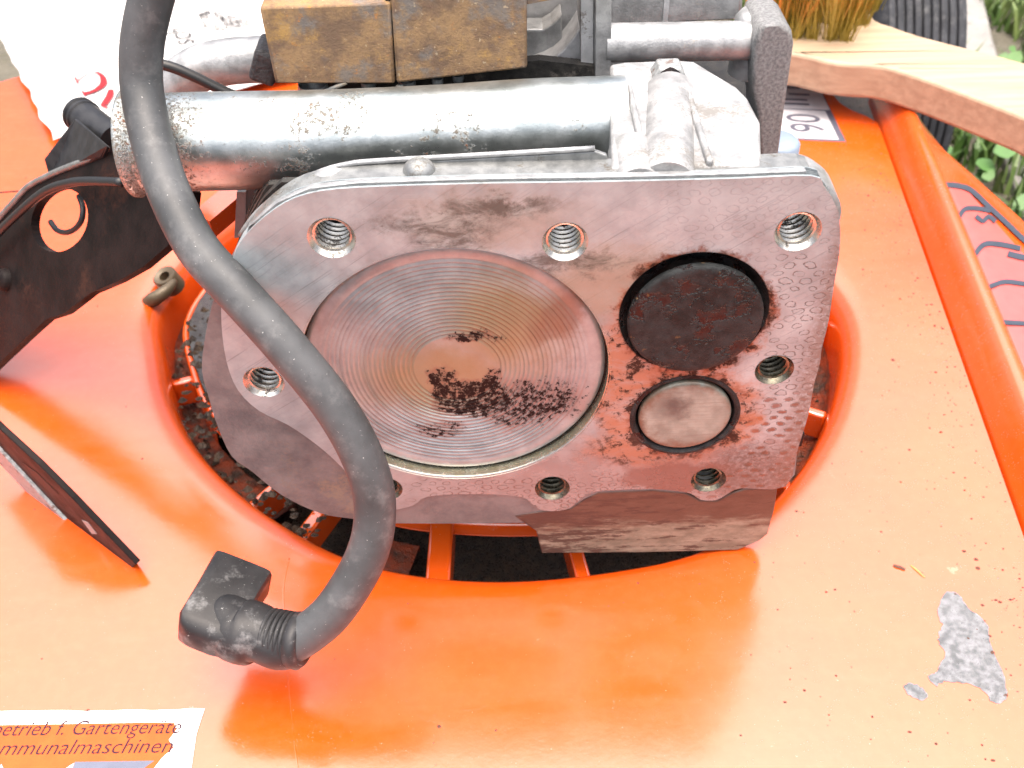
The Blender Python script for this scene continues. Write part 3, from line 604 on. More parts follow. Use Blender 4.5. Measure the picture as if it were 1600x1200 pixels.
# ------------------------------------------------------------------ engine
eng = root('engine', LE, 'small petrol engine with cylinder head removed, piston and valves exposed', 'engine')
HOLES = {'tl': (518, 372), 'tm': (883, 378), 'tr': (1247, 362), 'ml': (412, 597), 'mr': (1210, 578), 'bl': (603, 764), 'bm': (863, 763), 'br': (1107, 750)}
HR = {'tl': 4.5, 'tm': 4.35, 'tr': 4.4, 'ml': 4.3, 'mr': 4.1, 'bl': 3.9, 'bm': 4.1, 'br': 4.1}
HP = {k: PY(*v) for k, v in HOLES.items()}
BC = Vector((0, 0, 0)); BR = 32.6
EX, IN = PY(1084, 490), PY(1070, 650)
out_top = [(480, 303), (560, 293), (750, 287), (950, 284), (1150, 279), (1268, 275), (1288, 292), (1303, 315), (1312, 345), (1312, 392), (1304, 440), (1295, 500), (1284, 545), (1281, 568), (1272, 600), (1263, 648), (1247, 700), (1228, 760)]
face_px = out_top+[(1160, 763), (1140, 770), (1120, 781), (1095, 781), (1075, 770), (1020, 764), (930, 768), (905, 782), (885, 796), (850, 798), (832, 788), (812, 776), (740, 772), (668, 776), (645, 790), (600, 798), (568, 782), (553, 755), (532, 728), (495, 695), (450, 664), (405, 642), (372, 610), (354, 565), (346, 505), (348, 450), (364, 402), (385, 366), (430, 326)]
body_px = out_top+[(1100, 766), (1000, 790), (900, 812), (830, 819), (620, 820), (560, 814), (500, 804), (440, 776), (392, 738), (362, 716), (340, 670), (325, 622), (315, 582), (318, 540), (330, 480), (348, 432), (364, 402), (385, 366), (430, 326)]
face_o = spl2(fz(*face_px), 3); body_o = spl2(fz(*body_px), 3)
holes2d = [circ(p.x, p.z, HR[k], 32) for k, p in HP.items()]+[circ(0, 0, BR, 96), circ(EX.x, EX.z, 15.1, 64), circ(IN.x, IN.z, 12.0, 56)]
def shift(o, dx, dz): return [(a+dx, b+dz) for a, b in o]
fc = G().prism(face_o, FY, 0, 3.2, holes2d).done('head_face', M_FACE, eng, smooth=True)
# cast flank of the block: falls back from the machined face, then runs straight
def loft(o, rows, name, mat, par, cap=True):
    n = len(o); v = []; f = []
    for y, k in rows:
        cx = sum(a for a, b in o)/n; cz = sum(b for a, b in o)/n
        v += [(cx+(a-cx)*k, y, cz+(b-cz)*k) for a, b in o]
    for j in range(len(rows)-1): f += [(j*n+i, j*n+(i+1) % n, (j+1)*n+(i+1) % n, (j+1)*n+i) for i in range(n)]
    return mk(name, v, f, mat, par, smooth=True)
G().prism(body_o, FY, .45, 3, holes2d).done('block_flange', M_CASTF, eng, bevel=.4, smooth=True)
G().prism([(a*.99, b*.985) for a, b in body_o], FY, 3.02, 9.2, holes2d).done('flange_ledge', M_SHROUD, eng)
cyl_o = [(min(a*.93+1.2, 62), min(b*.9, 20)) for a, b in body_o]
G().prism(cyl_o, FY, 40, 44).done('block_rear_wall', M_CASTF, eng)
for i, y in enumerate((10, 15, 20, 25, 30, 35)): G().prism([(min(a*.985, 60), min(b*.955, 43-.7*(y-9))) for a, b in body_o], FY, y, y+1.8).done('cooling_fin', M_FIN, eng)
G().lathe((0, 0, 0), (0, 1, 0), [(BR+3.2, 6.2), (BR+3.2, 45)], 64).done('cylinder_barrel', M_FIN, eng, smooth=True)
# bore edge, bore wall and piston crown with its turned rings
G().lathe((0, 0, 0), (0, 1, 0), [(BR+.35, -.06), (BR-.15, .45), (BR-.2, 4), (BR-.2, 40)], 128).done('bore', M_GOLD, eng, smooth=True)
pr = []
CR_ = 31.95; YC = 2.1
pr += [(CR_, YC+12), (CR_, YC+1.0), (CR_-.8, YC+.1), (CR_-1.0, YC)]
r = CR_-3.3; pr.append((r+.3, YC))
while r > 9.5:
    pr += [(r, YC+.22), (r-.28, YC+.28), (r-.66, YC-.05), (r-.84, YC)]; r -= .98+.10*math.sin(r*5.1)
pr += [(9, YC), (6, YC+.05), (3, YC), (.01, YC)]
pst = G().lathe((0, 0, 0), (0, 1, 0), pr, 144).done('piston', M_PISTON, eng, smooth=True, angle=60)
G().lathe((0, 0, 0), (0, 1, 0), [(BR-.25, YC+1.2), (CR_-.2, YC+1.2)], 96).done('ring_gap', M_DARK, pst)
# threaded bolt holes: chamfer, then thread after thread
for k, p in HP.items():
    R = HR[k]; q = [(R+.05, -.04), (R-.12, .1), (R-.75, .95)]; y = 1.0
    while y < 15: q += [(R-1.15, y+.1), (R-1.1, y+.3), (R-.4, y+.85), (R-.4, y+1.0), (R-1.1, y+1.4)]; y += 1.5
    q += [(R-.9, 15.5), (.01, 16)]
    G().lathe((p.x, 0, p.z), (0, 1, 0), q, 40).done('threaded_hole', M_THREADD if k in ('mr', 'br', 'bm', 'bl') else M_THREAD, eng, smooth=True, angle=30)
# exhaust valve standing a little open over its sooty seat
EXS = (EX.x, 0, EX.z)
G().lathe(EXS, (0, 1, 0), [(15.2, -.05), (14.9, .3), (12.8, 3.4), (12.2, 5), (9.5, 6), (9.4, 22)], 64).done('valve_seat', M_CARBON, eng, smooth=True)
vx = root('x', (0, 0, 0), None, None); bpy.data.objects.remove(vx)
rn = random.Random(2)
def valve(c, y0, R, name, mat, label, lump=0.0):
    g = G(); seg = 64; rows = [(R-2.2, 4.2), (R-.3, 1.9), (R, 1.4), (R, .7), (R-.15, .3), (R-.6, .06)]+[(R*k, 0) for k in (.88, .7, .5, .3, .12)]
    v = []; f = []
    for j, (r_, h) in enumerate(rows):
        for i in range(seg):
            t = 6.28319*i/seg; a, b = c.x+r_*math.cos(t), c.z+r_*math.sin(t)
            d = lump*(mnoise.noise(Vector((a*.3, b*.3, 1)))*.5+mnoise.noise(Vector((a*1.1, b*1.1, 4)))*.25) if j > 4 else 0
            v.append((a, y0+h-d, b))
    n = len(rows)
    f = [(j*seg+i, j*seg+(i+1) % seg, (j+1)*seg+(i+1) % seg, (j+1)*seg+i) for j in range(n-1) for i in range(seg)]+[tuple((n-1)*seg+i for i in range(seg))]
    o = mk(name, v, f, mat, eng, smooth=True, angle=50); o['label'] = label
    st = G().lathe((c.x, 0, c.z), (0, 1, 0), [(R-2.2, y0+4.2), (3.5, y0+9), (2.8, y0+12), (2.8, 24)], 32).done('stem', mat, o, smooth=True); return o
valve(EX+Vector((0, 0, -.1)), -2.6, 13.6, 'exhaust_valve', M_CARBON, 'larger valve head caked in black carbon', .5)
G().lathe((IN.x, 0, IN.z), (0, 1, 0), [(12.25, -.08), (11.6, -.25), (11.0, .2), (10.6, 1.6), (10.4, 4), (8, 6), (8, 20)], 64).done('valve_seat', M_CARBON, eng, smooth=True)
valve(IN, -.35, 10.3, 'intake_valve', M_VALVE, 'smaller clean bare steel valve head')
# stained flange hanging below the face
lf = fz((803, 808), (838, 802), (890, 797), (912, 782), (935, 771), (1020, 767), (1072, 772), (1095, 784), (1120, 784), (1142, 773), (1162, 766), (1216, 761), (1210, 800), (1200, 836), (1188, 846), (1152, 861), (1000, 865), (846, 866), (838, 832))
G().prism(lf, FY, .25, 4.5).done('lower_flange', M_FLANGE, eng, bevel=.35, smooth=True)
G().box((PY(1250, 690).x, 2.5, PY(1250, 690).z), (1.6, 4, 4.2)).done('gasket_tab', M_DARK, eng)
# casting lip along the top edge and the corner boss on the right
tp = fz((385, 360), (430, 321), (482, 298), (562, 289), (750, 283), (950, 280), (1150, 275), (1262, 271), (1262, 284), (1150, 288), (950, 292), (750, 296), (560, 302), (485, 311), (436, 334))
G().prism(tp, FY, .9, 2.3).done('casting_lip', M_CAST, eng, bevel=.5, smooth=True)
bs = HP['tr']
G().lathe((bs.x, 3.3, bs.z), (0, 1, 0), [(5, 0), (8.2, 0), (9.0, .6), (9.2, 8), (8.4, 11), (5, 11.5)], 40).done('corner_boss', M_CAST, eng, smooth=True, angle=40)
# sheet shroud standing behind the top edge, with its screw
sh = fz((372, 372), (400, 336), (440, 305), (490, 277), (540, 262), (600, 256), (760, 247), (930, 237), (948, 243), (957, 270), (957, 300), (700, 320), (500, 330), (420, 360), y=9.0)
G().prism(sh, FY, 9, 10.2).done('shroud', M_SHROUD, eng, bevel=.25)
q0 = [PY(a, b, 8.2) for a, b in ((374, 372), (401, 336), (441, 304), (491, 276), (541, 261), (601, 255), (761, 246), (930, 236))]
G().tube([p+Vector((0, 1, 0)) for p in q0], .55, 8, 4).done('shroud_hem', M_CAST, eng, smooth='all')
sc_ = PY(655, 268, 6.5)
scw = G().lathe(sc_, (0, 0, 1), [(.01, 2.6), (1.6, 2.3), (2.7, 1.3), (3.2, 0), (3.3, -3.5)], 28).done('screw_head', M_SHROUD, eng, smooth='all')
pb = PY(520, 290, 7)
G().lathe((pb.x, 5.5, pb.z-3), (0, 1, .25), [(.01, 0), (4.2, .1), (5.2, 1), (5.4, 4)], 32).done('cast_boss', M_CAST, eng, smooth='all')
# flat top of the casting with the bolt boss and stud running back
ct = fl(46, (955, 262), (953, 100), (975, 96), (1060, 93), (1085, 95), (1112, 112), (1150, 134), (1168, 152), (1188, 190), (1190, 258))
G().prism(ct, FZ, 34, 46).done('casting_top', M_CASTW, eng, bevel=.8, smooth=True)
a, b = PZ(1050, 128, 48), PZ(1053, 282, 48)
G().lathe((b.x, 2.5, 43.2), (a.x-b.x, a.y-1.5, 0), [(.01, 0), (5.2, 0), (5.4, .6), (5.4, 36), (4.9, 37), (.01, 37)], 36).done('bolt_boss', M_CASTW, eng, smooth=True, angle=40)
a2 = PZ(982, 215, 46)
G().lathe((a2.x+.6, 2.5, 42.9), (0, 1, 0), [(.01, 0), (4.4, 0), (4.6, .5), (4.5, 13), (3.6, 15), (.01, 16)], 32).done('bolt_boss', M_CASTW, eng, smooth=True, angle=40)
G().prism([(a2.x+6.2, 2), (a2.x+6.2, 17), (a2.x+7.4, 17.5), (a2.x+7.2, 2)], FZ, 46.02, 46.6).done('casting_step', M_CASTD, eng)
for a_, y0, y1 in ((998, 9, 36), (1094, 5, 38)):
    q_ = PZ(a_, 200, 47); G().box((q_.x, (y0+y1)/2, 46.3), (1.3, y1-y0, 1.8)).done('casting_rib', M_CASTW, eng, bevel=.5, smooth=True)
st_ = PZ(1050, 112, 48.5)
nut = G().lathe((st_.x, 40.0, 44.4), (0, 1, 0), [(.01, 0), (4.0, 0), (4.5, .5), (4.5, 5), (.01, 5)], 6).done('stud_nut', M_STEEL, eng, bevel=.3, smooth=True)
G().lathe((st_.x, 38.9, 45.4), (0, 1, 0), [(.01, 0), (2.6, 0), (2.9, .5), (2.9, 2)], 20).done('stud_end', M_BLACK, nut, smooth=True)
# big galvanised tube and its flared end
TY = 34.0
tpts = [(212, 224), (300, 222), (430, 219), (560, 213), (700, 205), (830, 197), (975, 192)]
TP = [PY(a, b, TY) for a, b in tpts]; TP = [Vector((p.x, TY, p.z)) for p in TP]
G().tube(TP, [10.2, 10.2, 10.1, 9.7, 9.5, 9.6, 9.6], 48, 6, cap=False).done('intake_tube', M_ZINC, eng, smooth='all')
ax = (TP[1]-TP[0]).normalized()
G().lathe(TP[0], ax, [(9.0, 5), (9.9, 2.4), (10.9, .8), (11.3, 0), (11.2, -.8), (10.2, -1.1), (9.4, -.4), (9.3, 6)], 48).done('tube_flare', M_ZINC, eng, smooth='all')
# rusty sheet box above the tube: two halves meeting at a seam, each with its top
BY = 50.0
bx = lambda px, py: (PY(px, py, BY).x, PY(px, py, BY).z)
l0, l1 = bx(405, 12), bx(430, 131); r0, r1 = bx(823, -14), bx(824, 106); s0, s1 = bx(611, -8), bx(619, 130)
hb = l1[1]
rb = G().prism([(l0[0], l0[1]), (l1[0], l1[1]), (s1[0]-.25, s1[1]-.2), (s0[0]-.25, l0[1]+.3)], FY, BY, BY+34).done('rusty_box', M_RUST, eng, bevel=.6, smooth=True)
G().prism([(s0[0]+.25, s0[1]+9), (s1[0]+.1, s1[1]+.1), (r1[0], r1[1]), (r0[0], r0[1]+9)], FY, BY-.4, BY+34).done('rusty_box', M_RUST, eng, bevel=.6, smooth=True)
G().box((s1[0]-.1, BY+16, (s0[1]+s1[1])/2+.6), (.9, 30, abs(s0[1]-s1[1])-1.4)).done('seam', M_DARK, rb)
e0 = bx(345, 14); G().prism([(e0[0], e0[1]), (l0[0]+2, e0[1]-.6), (l0[0]+2, e0[1]+14), (e0[0], e0[1]+14)], FY, BY+8, BY+26).done('rusty_tab', M_RUST, eng, bevel=.5)
e1 = bx(822, 2); e2 = bx(900, -12); G().prism([(e1[0], e1[1]+2), (e1[0], e1[1]-1.2), (e2[0]+3, e2[1]-.6), (e2[0]+3, e2[1]+5)], FY, BY+1, BY+14).done('rusty_strap', M_RUST, eng, bevel=.4)
for i, (a, b, rr) in enumerate(((490, 137, 3.3), (576, 133, 1.7), (636, 131, 2.0), (684, 128, 1.3), (716, 123, 1.3))):
    p = PY(a, b, BY+3); G().lathe(p, (0, 0, -1), [(rr, -1), (rr, 0), (rr*.8, rr*.55), (rr*.3, rr*.8), (.01, rr*.82)], 20).done('weld_drop', M_CASTF, eng, smooth='all')
p = PY(624, 134, BY-.5); G().tube([p, p+Vector((.1, 0, -1.6)), p+Vector((.1, 0, -3.2))], [.9, .4, .3], 10, 4).done('drip', M_CASTF, eng, smooth='all')
p = PY(520, 133, BY); G().tube([p+Vector((-2.2, 0, -1.6)), p+Vector((3, .5, .3))], .5, 8, 2).done('weld_scrap', M_CASTF, eng, smooth='all')
# die-cast housing behind: back wall with the curved recess, post, cross rod, arm and top plate
HY = 64.0
hz = lambda *pp: fz(*pp, y=HY)
G().prism(hz((560, -40), (910, -40), (910, 150), (430, 160), (430, 90)), FY, HY+14, HY+20).done('housing_back', M_CASTD, eng)
cv = [(906, 42), (896, 58), (882, 76), (866, 90), (848, 99), (826, 106), (800, 109), (780, 110)]
G().prism(hz(*(cv+[(600, 128), (600, 210), (955, 210), (955, 42)])), FY, HY, HY+10).done('housing_rim', M_CASTD, eng, bevel=.4, smooth=True)
cv2 = [(878, 22), (862, 38), (848, 46), (826, 46), (800, 45)]
G().prism([(q.x, q.z) for q in [PY(a, b, HY+6) for a, b in cv2+[(800, 118), (840, 112), (878, 80)]]], FY, HY+6, HY+13).done('housing_step', M_CAST, eng, bevel=.4)
G().prism(hz((905, -40), (906, 118), (926, 118), (926, -40)), FY, HY-3.5, HY+9).done('housing_post', M_CASTD, eng, bevel=.8, smooth=True)
G().prism(hz((927, -40), (926, 122), (952, 122), (953, -40)), FY, HY-5.5, HY+9).done('housing_post', M_CAST, eng, bevel=1.2, smooth=True)
tpz = PY(1050, 30, 78); G().prism([(q.x, q.z) for q in [PY(a, b, 74) for a, b in ((950, -60), (950, 40), (1160, 31), (1163, -60))]], FY, 74, 90).done('carburettor_plate', M_CAST, eng, bevel=.8, smooth=True)
G().box((PY(1041, 15, 73.5).x, 73.9, PY(1041, 15, 73.5).z+4), (1.2, .8, 22)).done('plate_groove', M_CASTD, eng)
ra, rb_ = PY(946, 67, 62), PY(1186, 63, 62)
G().tube([ra, (ra+rb_)/2, rb_], 4.3, 32, 3).done('cross_rod', M_CAST, eng, smooth=True)
ARMY = 55.0
arm = [(q.x, q.z) for q in [PY(a, b, ARMY) for a, b in ((1186, 46), (1192, 40), (1225, 38), (1238, 50), (1241, 70), (1228, 160), (1214, 262), (1186, 268), (1184, 180), (1176, 140), (1178, 70))]]
G().prism(arm, FY, ARMY, ARMY+16).done('cast_arm', M_ARM, eng, bevel=4, seg=5, smooth=True)
p = PY(1205, 250, 58); G().box((p.x, p.y+2, p.z-2), (9, 6, 2)).done('arm_clip', M_RUST, eng, bevel=.4)
p = PY(1225, 240, 64); G().lathe((p.x-1.5, p.y+2, p.z-3), (0, 0, 1), [(.01, 6), (4.6, 6), (5.6, 5), (5.8, -4)], 28).done('blue_cap', m_plain('blue grey plastic', (.22, .28, .36), .4), eng, smooth=True, angle=50)
p = PY(1185, 22, 66); G().lathe(p+Vector((0, 0, -8)), (0, 0, 1), [(.01, 9), (4, 8.6), (5.2, 7), (5.2, -6)], 28).done('arm_cap', M_CAST, eng, smooth='all')
# bent aluminium pipe on the left, dark crankcase behind, base plate below
G().tube([PY(a, b, 72) for a, b in ((256, 205), (260, 168), (276, 134), (310, 108), (360, 96), (430, 92))], 5.4, 28, 6).done('bent_pipe', M_CAST, eng, smooth='all')
p = PY(410, 105, 60); G().box((p.x, 66, p.z-1), (6, 10, 8), Matrix.Rotation(.4, 3, 'Y')).done('pipe_clamp', M_PAN, eng, bevel=1)
G().prism([(-34, -20), (34, -20), (34, 40), (20, 42), (-34, 38)], FY, 59, 62).done('dark_backplate', M_FIN, eng)  # dark plate added to stand for the shaded void between box and tube
G().prism([(-36, 46), (70, 46), (82, 90), (60, 140), (-20, 150), (-44, 100)], FZ, -70, 24).done('crankcase', M_FIN, eng, bevel=3)
bp = [(HC.x+(LR[i]-12-17*max(0, -math.sin(2*math.pi*i/NT))**2)*math.cos(2*math.pi*i/NT), HC.y+(LR[i]-12-17*max(0, -math.sin(2*math.pi*i/NT))**2)*math.sin(2*math.pi*i/NT)) for i in range(0, NT, 3)]
G().prism([q for q in bp if q[1] > 26], FZ, -75, -72.6).done('base_plate', M_PAN, eng)
q0, q1 = PY(318, 352, 62), PY(398, 285, 78); G().tube([q0, (q0+q1)/2, q1], [4.2, 4.2, 4.2], 4, 2).done('red_strap', M_PAINT, eng)
p = PY(378, 330, 40); G().prism([(q.x, q.z) for q in [PY(a, b, 42) for a, b in ((370, 300), (384, 300), (384, 370), (366, 372))]], FY, 42, 70).done('side_web', M_CASTF, eng)
# spring clip sitting in the gutter on the left
p = PZ(252, 452, -64)
CLIP = m_plain('dirty brass clip', (.10, .075, .045), .45, .3)
spc = G().lathe(p+Vector((2, 4, 0)), (-.25, -.3, 1), [(1.6, -1), (1.9, 3.6), (3.6, 4.2), (4.2, 3.6), (4.0, -3)], 24).done('spring_clip', CLIP, eng, smooth=True, angle=50)
G().tube([p+Vector(q) for q in ((5, 1, 2.6), (3, -4, 2.2), (-1, -6, .5), (-5, -5, -2))], [1.2, 2.2, 2.6, 1.6], 10, 5).done('tab', CLIP, spc, smooth='all')

# ------------------------------------------------------------------ ignition lead with its rubber boot
ld = [(250, -40, 188), (236, 0, 190), (222, 70, 194), (222, 140, 197), (238, 220, 196), (264, 300, 193), (309, 388, 191), (372, 458, 190), (450, 545, 191), (527, 642, 195), (573, 730, 199), (586, 800, 203), (571, 872, 206), (524, 950, 209), (480, 990, 211), (440, 1012, 212)]
LP = [PD(*q) for q in ld]
lead = root('ignition_lead', LP[-1]-Vector((0, 0, 6)), 'thick grey rubber ignition lead curving down in front of the engine', 'cable')
G().tube(LP, [4.15, 4.15, 4.15, 4.15, 4.2, 4.3, 4.4, 4.5], 32, 8).done('cable', M_HOSE, lead, smooth='all')
def boot():
    c0, c1, c2 = PD(462, 1000, 212), PD(405, 990, 214), PD(350, 965, 216)      # collar, neck, elbow
    b = G().tube([c0, PD(440, 1006, 212.5), c1, PD(375, 985, 215), c2, PD(330, 968, 216.5)], [5.5, 5.4, 5.8, 7.0, 6.9, 5.6, 2.0], 32, 6)
    bt = b.done('boot', M_BOOT, lead, smooth='all')
    # square-ended sleeve of the elbow
    e0, e1 = PD(326, 985, 213), PD(375, 901, 224); d = (e1-e0).normalized(); s_ = d.cross(fw).normalized(); n_ = s_.cross(d)
    g = G(); v = []; f = []; rows = [(-.24, .5), (-.16, .84), (-.04, .99), (.5, 1.0), (1.0, 1.04), (1.01, 1.02), (1.0, .78), (.55, .76)]; seg = 40; L_ = (e1-e0).length
    for h, k in rows:
        for i in range(seg):
            t = 6.28319*i/seg; ca, sa = math.cos(t), math.sin(t); sup = (abs(ca)**9+abs(sa)**9)**(-1/9)
            v.append(e0+d*(h*L_*1.06)+s_*(6.6*k*ca*sup)+n_*(5.2*k*sa*sup))
    f = [(j*seg+i, j*seg+(i+1) % seg, (j+1)*seg+(i+1) % seg, (j+1)*seg+i) for j in range(len(rows)-1) for i in range(seg)]+[tuple(range(seg)), tuple((len(rows)-1)*seg+i for i in range(seg))]
    g.add(v, f).done('sleeve', M_BOOT, bt, smooth=True, angle=45)
    ax_ = (c1-c0).normalized()
    for i in range(5): G().lathe(c0+ax_*(1.2+i*1.15), ax_, [(5.4, -.5), (5.85, -.2), (5.85, .2), (5.4, .5)], 32).done('collar_rib', M_BOOT, bt, smooth='all')
    G().lathe(c0, -ax_, [(5.0, -1), (6.0, -.4), (6.1, 1.4), (5.4, 2.2), (4.6, 2.3)], 32).done('collar_lip', M_BOOT, bt, smooth='all')
boot()

# ------------------------------------------------------------------ black bracket on the left
A0, B0, C0 = PZ(0, 560, -49), PY(262, 385, 38), PY(100, 262, 78)
pn = (B0-A0).cross(C0-A0).normalized()
if pn.dot(fw) > 0: pn = -pn
def BP(a, b, h): return plane_pt(a, b, A0, pn)+pn*h
brk = root('control_bracket', A0-Vector((0, 0, 8)), 'black steel control bracket with a large hole, left of the engine', 'bracket')
bo = [(-60, 420), (0, 340), (20, 318), (45, 291), (72, 276), (101, 263), (159, 241), (215, 232), (275, 250), (300, 300), (296, 340), (262, 384), (222, 418), (183, 440), (141, 458), (100, 490), (72, 499), (40, 528), (0, 566), (-60, 625)]
hl = [(93+44*math.cos(t)*(1 if 1 else 1)-6*math.sin(t), 344+50*math.sin(t)) for t in [i*6.28319/40 for i in range(40)]]
G().prism(bo, BP, -2.4, 0, [hl]).done('plate', M_BLACK, brk)
G().tube([BP(a, b, .2) for a, b in ((-40, 392), (0, 341), (20, 319), (45, 292), (72, 277), (101, 264), (159, 242))], .9, 10, 4).done('rolled_edge', M_SHROUD, brk, smooth='all')
rp = BP(10, 437, -1); G().lathe(rp, pn, [(.01, 3.4), (2.4, 3.2), (3.2, 2.4), (3.5, 0)], 24).done('rivet', M_BLACK, brk, smooth='all')
g0 = BP(76, 276, 0); g1 = BP(165, 240, 0)
gs = [PD(a, b, d) for a, b, d in ((68, 248, (g0-CAM).dot(fw)-2), (118, 184, (g0-CAM).dot(fw)-8), (168, 228, (g1-CAM).dot(fw)-6), (160, 246, (g1-CAM).dot(fw)), (78, 282, (g0-CAM).dot(fw)+1))]
gn = (gs[2]-gs[0]).cross(gs[1]-gs[0]).normalized()
mk('gusset', gs+[p+fw*2.2 for p in gs], [(0, 1, 2, 3, 4), (5, 6, 7, 8, 9)]+[(i, (i+1) % 5, 5+(i+1) % 5, 5+i) for i in range(5)], M_PLASTIC, brk, bevel=.5)
dg = (g0-CAM).dot(fw)-6
b0, b1 = PD(124, 178, dg+10), PD(186, 226, dg-1); bax = (b1-b0).normalized()
bu = G().lathe(b0, bax, [(2.6, 2), (2.6, 0), (4.5, -.2), (4.9, .3), (4.9, 1.1), (4.5, 1.4), (4.5, 2.2), (4.9, 2.5), (4.9, 3.2), (4.5, 3.5), (4.4, 20), (.01, 20)], 32).done('bushing', M_PLASTIC, brk, smooth=True, angle=40)
G().tube([PD(a, b, dg+k) for a, b, k in ((152, 226, -1), (205, 190, 2))], 1.7, 12, 2).done('bushing_rib', M_PLASTIC, bu, smooth='all')
G().tube([BP(a, b, 4) for a, b in ((-40, 425), (0, 386), (40, 346), (90, 304), (130, 289), (165, 286), (215, 288))], 1.15, 14, 6).done('control_wire', M_WIRE, brk, smooth='all')
G().tube([BP(a, b, -3) for a, b in ((62, 345), (72, 358), (86, 362), (100, 356), (110, 342), (112, 322), (106, 304))], .75, 10, 6).done('wire_loop', M_WIRE, brk, smooth='all')
G().tube([BP(a, b, -6) for a, b in ((118, 290), (120, 330), (124, 375))], 1.0, 10, 3).done('wire_tail', M_WIRE, brk, smooth='all')
for a in (((-30, 299), (10, 296), (50, 291)), ((-30, 335), (0, 335), (16, 333))): G().tube([BP(x, y, -4) for x, y in a], .22, 6, 2).done('thin_wire', M_WIRE, brk)
# thin black cable passing behind the lead
c_ = [PY(a, b, 62) for a, b in ((200, 92), (258, 102), (300, 118), (345, 140), (385, 158))]
tc = root('thin_cable', c_[2]-Vector((0, 0, 2)), 'thin black cable running behind the thick grey lead to the tube', 'cable')
G().tube(c_, 1.25, 14, 5).done('sheath', M_WIRE, tc, smooth='all')

# ------------------------------------------------------------------ loose metal strap at the lower left
t0 = PZ(207, 886, ZD+.6); a1 = PZ(-60, 640, ZD+26); a2 = PZ(-60, 660, ZD+16)
sn = (a1-t0).cross(PZ(0, 705, ZD+15)-t0).normalized()
if sn.dot(fw) > 0: sn = -sn
def SP(a, b, h): return plane_pt(a, b, t0, sn)+sn*h
strp = root('metal_strap', t0, 'dark pointed metal strap with a bright worn edge, lower left', 'strap')
G().prism([(-60, 612), (0, 671), (60, 726), (112, 778), (160, 828), (212, 882), (205, 889), (165, 868), (126, 838), (60, 768), (0, 702), (-60, 640)], SP, -1.6, 0).done('plate', M_BLACK, strp, bevel=.3)
G().prism([(-60, 636), (0, 697), (60, 762), (118, 824), (128, 834), (118, 841), (58, 779), (0, 718), (-60, 656)], SP, -.8, .9).done('worn_edge', M_STEEL, strp, bevel=.5, smooth=True)
G().prism([(36, 722), (58, 738), (92, 772), (84, 774), (56, 748)], SP, .02, .12).done('scar', M_DARK, strp)
G().prism([(128, 812), (138, 816), (152, 834), (144, 834)], SP, .02, .1).done('scar', M_STEEL, strp)

# ------------------------------------------------------------------ newspaper on the back left of the deck
nA = PZ(84, 222, ZD+3).to_2d(); nU = (PZ(0, 62, ZD+2).to_2d()-nA).normalized(); nV = Vector((nU.y, -nU.x))
def NPf(u, v, h):
    p = nA+nU*u+nV*v
    z = 2.8+5*(math.sin(v*.020+.9)**2)*min(1, (u+20)/60)+1.6*math.sin(u*.04+v*.02)+1.2*mnoise.noise(Vector((u*.05, v*.05, 3)))
    return Vector((p.x, p.y, ZD+max(z, .8)+h))
v = []; f = []; NU, NV = 120, 90
for i in range(NU+1):
    for j in range(NV+1):
        u_, v_ = i/NU*300, j/NV*190; e = 1.8*mnoise.noise(Vector((u_*.08, v_*.08, 0)))
        v.append(NPf(u_+(e if i == 0 else 0), v_+(e if j == 0 else 0), 0))
f = [(i*(NV+1)+j, (i+1)*(NV+1)+j, (i+1)*(NV+1)+j+1, i*(NV+1)+j+1) for i in range(NU) for j in range(NV)]
npr = root('newspaper', (nA.x, nA.y, ZD), 'crumpled white newspaper with printed words lying behind the engine', 'newspaper')
pg = mk('page', v, f, M_PAPER, npr, smooth='all'); so = pg.modifiers.new('thick', 'SOLIDIFY'); so.thickness = .2*MM
def inv(px, py):                                    # page coordinates of a spot on the sheet
    z = ZD+6
    for _ in range(12):
        p = PZ(px, py, z).to_2d()-nA; u, v = p.dot(nU), p.dot(nV); z = .5*z+.5*NPf(u, v, 0).z
    return u, v
def stroke(pts, wd, mat):                           # a pen stroke of varying width on the page
    P = spline([Vector((a, b, w_)) for (a, b), w_ in zip(pts, wd)], 5); v = []; f = []
    for i, p in enumerate(P):
        d = (P[min(i+1, len(P)-1)]-P[max(i-1, 0)]).to_2d().normalized(); nn = Vector((-d.y, d.x))*p.z/2
        v += [NPf(p.x+nn.x, p.y+nn.y, .8), NPf(p.x-nn.x, p.y-nn.y, .8)]
    return mk('lettering', v, [(2*i, 2*i+1, 2*i+3, 2*i+2) for i in range(len(P)-1)], mat, pg)
def S_(pp, wd, mat): stroke([inv(*q) for q in pp], wd, mat)
S_([(122, 128), (140, 117), (154, 116), (162, 125), (161, 135), (148, 144), (132, 149)], [.8, .8, 1.2, 2.6, 3.0, 2.4, 2.2], M_REDINK)
S_([(118, 123), (123, 133)], [.9, .9], M_REDINK); S_([(129, 144), (134, 152)], [.9, .9], M_REDINK)
S_([(174, 142), (172, 152), (163, 166)], [2.2, 3.2, 3.0], M_REDINK); S_([(158, 166), (169, 171)], [1, 1], M_REDINK)
S_([(112, 113), (126, 105), (140, 100)], [.6, .5, .5], M_REDINK)
sa, sb = inv(296, 74), inv(280, 40)
td = (Vector(sb)-Vector(sa)).normalized(); tn = Vector((-td.y, td.x))
if (Vector(inv(272, 52))-Vector(sa)).dot(tn) < 0: tn = -tn
def TX(org_, k=1.0):
    o = Vector(org_)
    return lambda u, v_, h: NPf(*(o+td*u+tn*v_*k), .8)
text_mesh('lettering', 'sch', 17, TX(inv(306, 70)), M_INK, pg, offset=-.01)
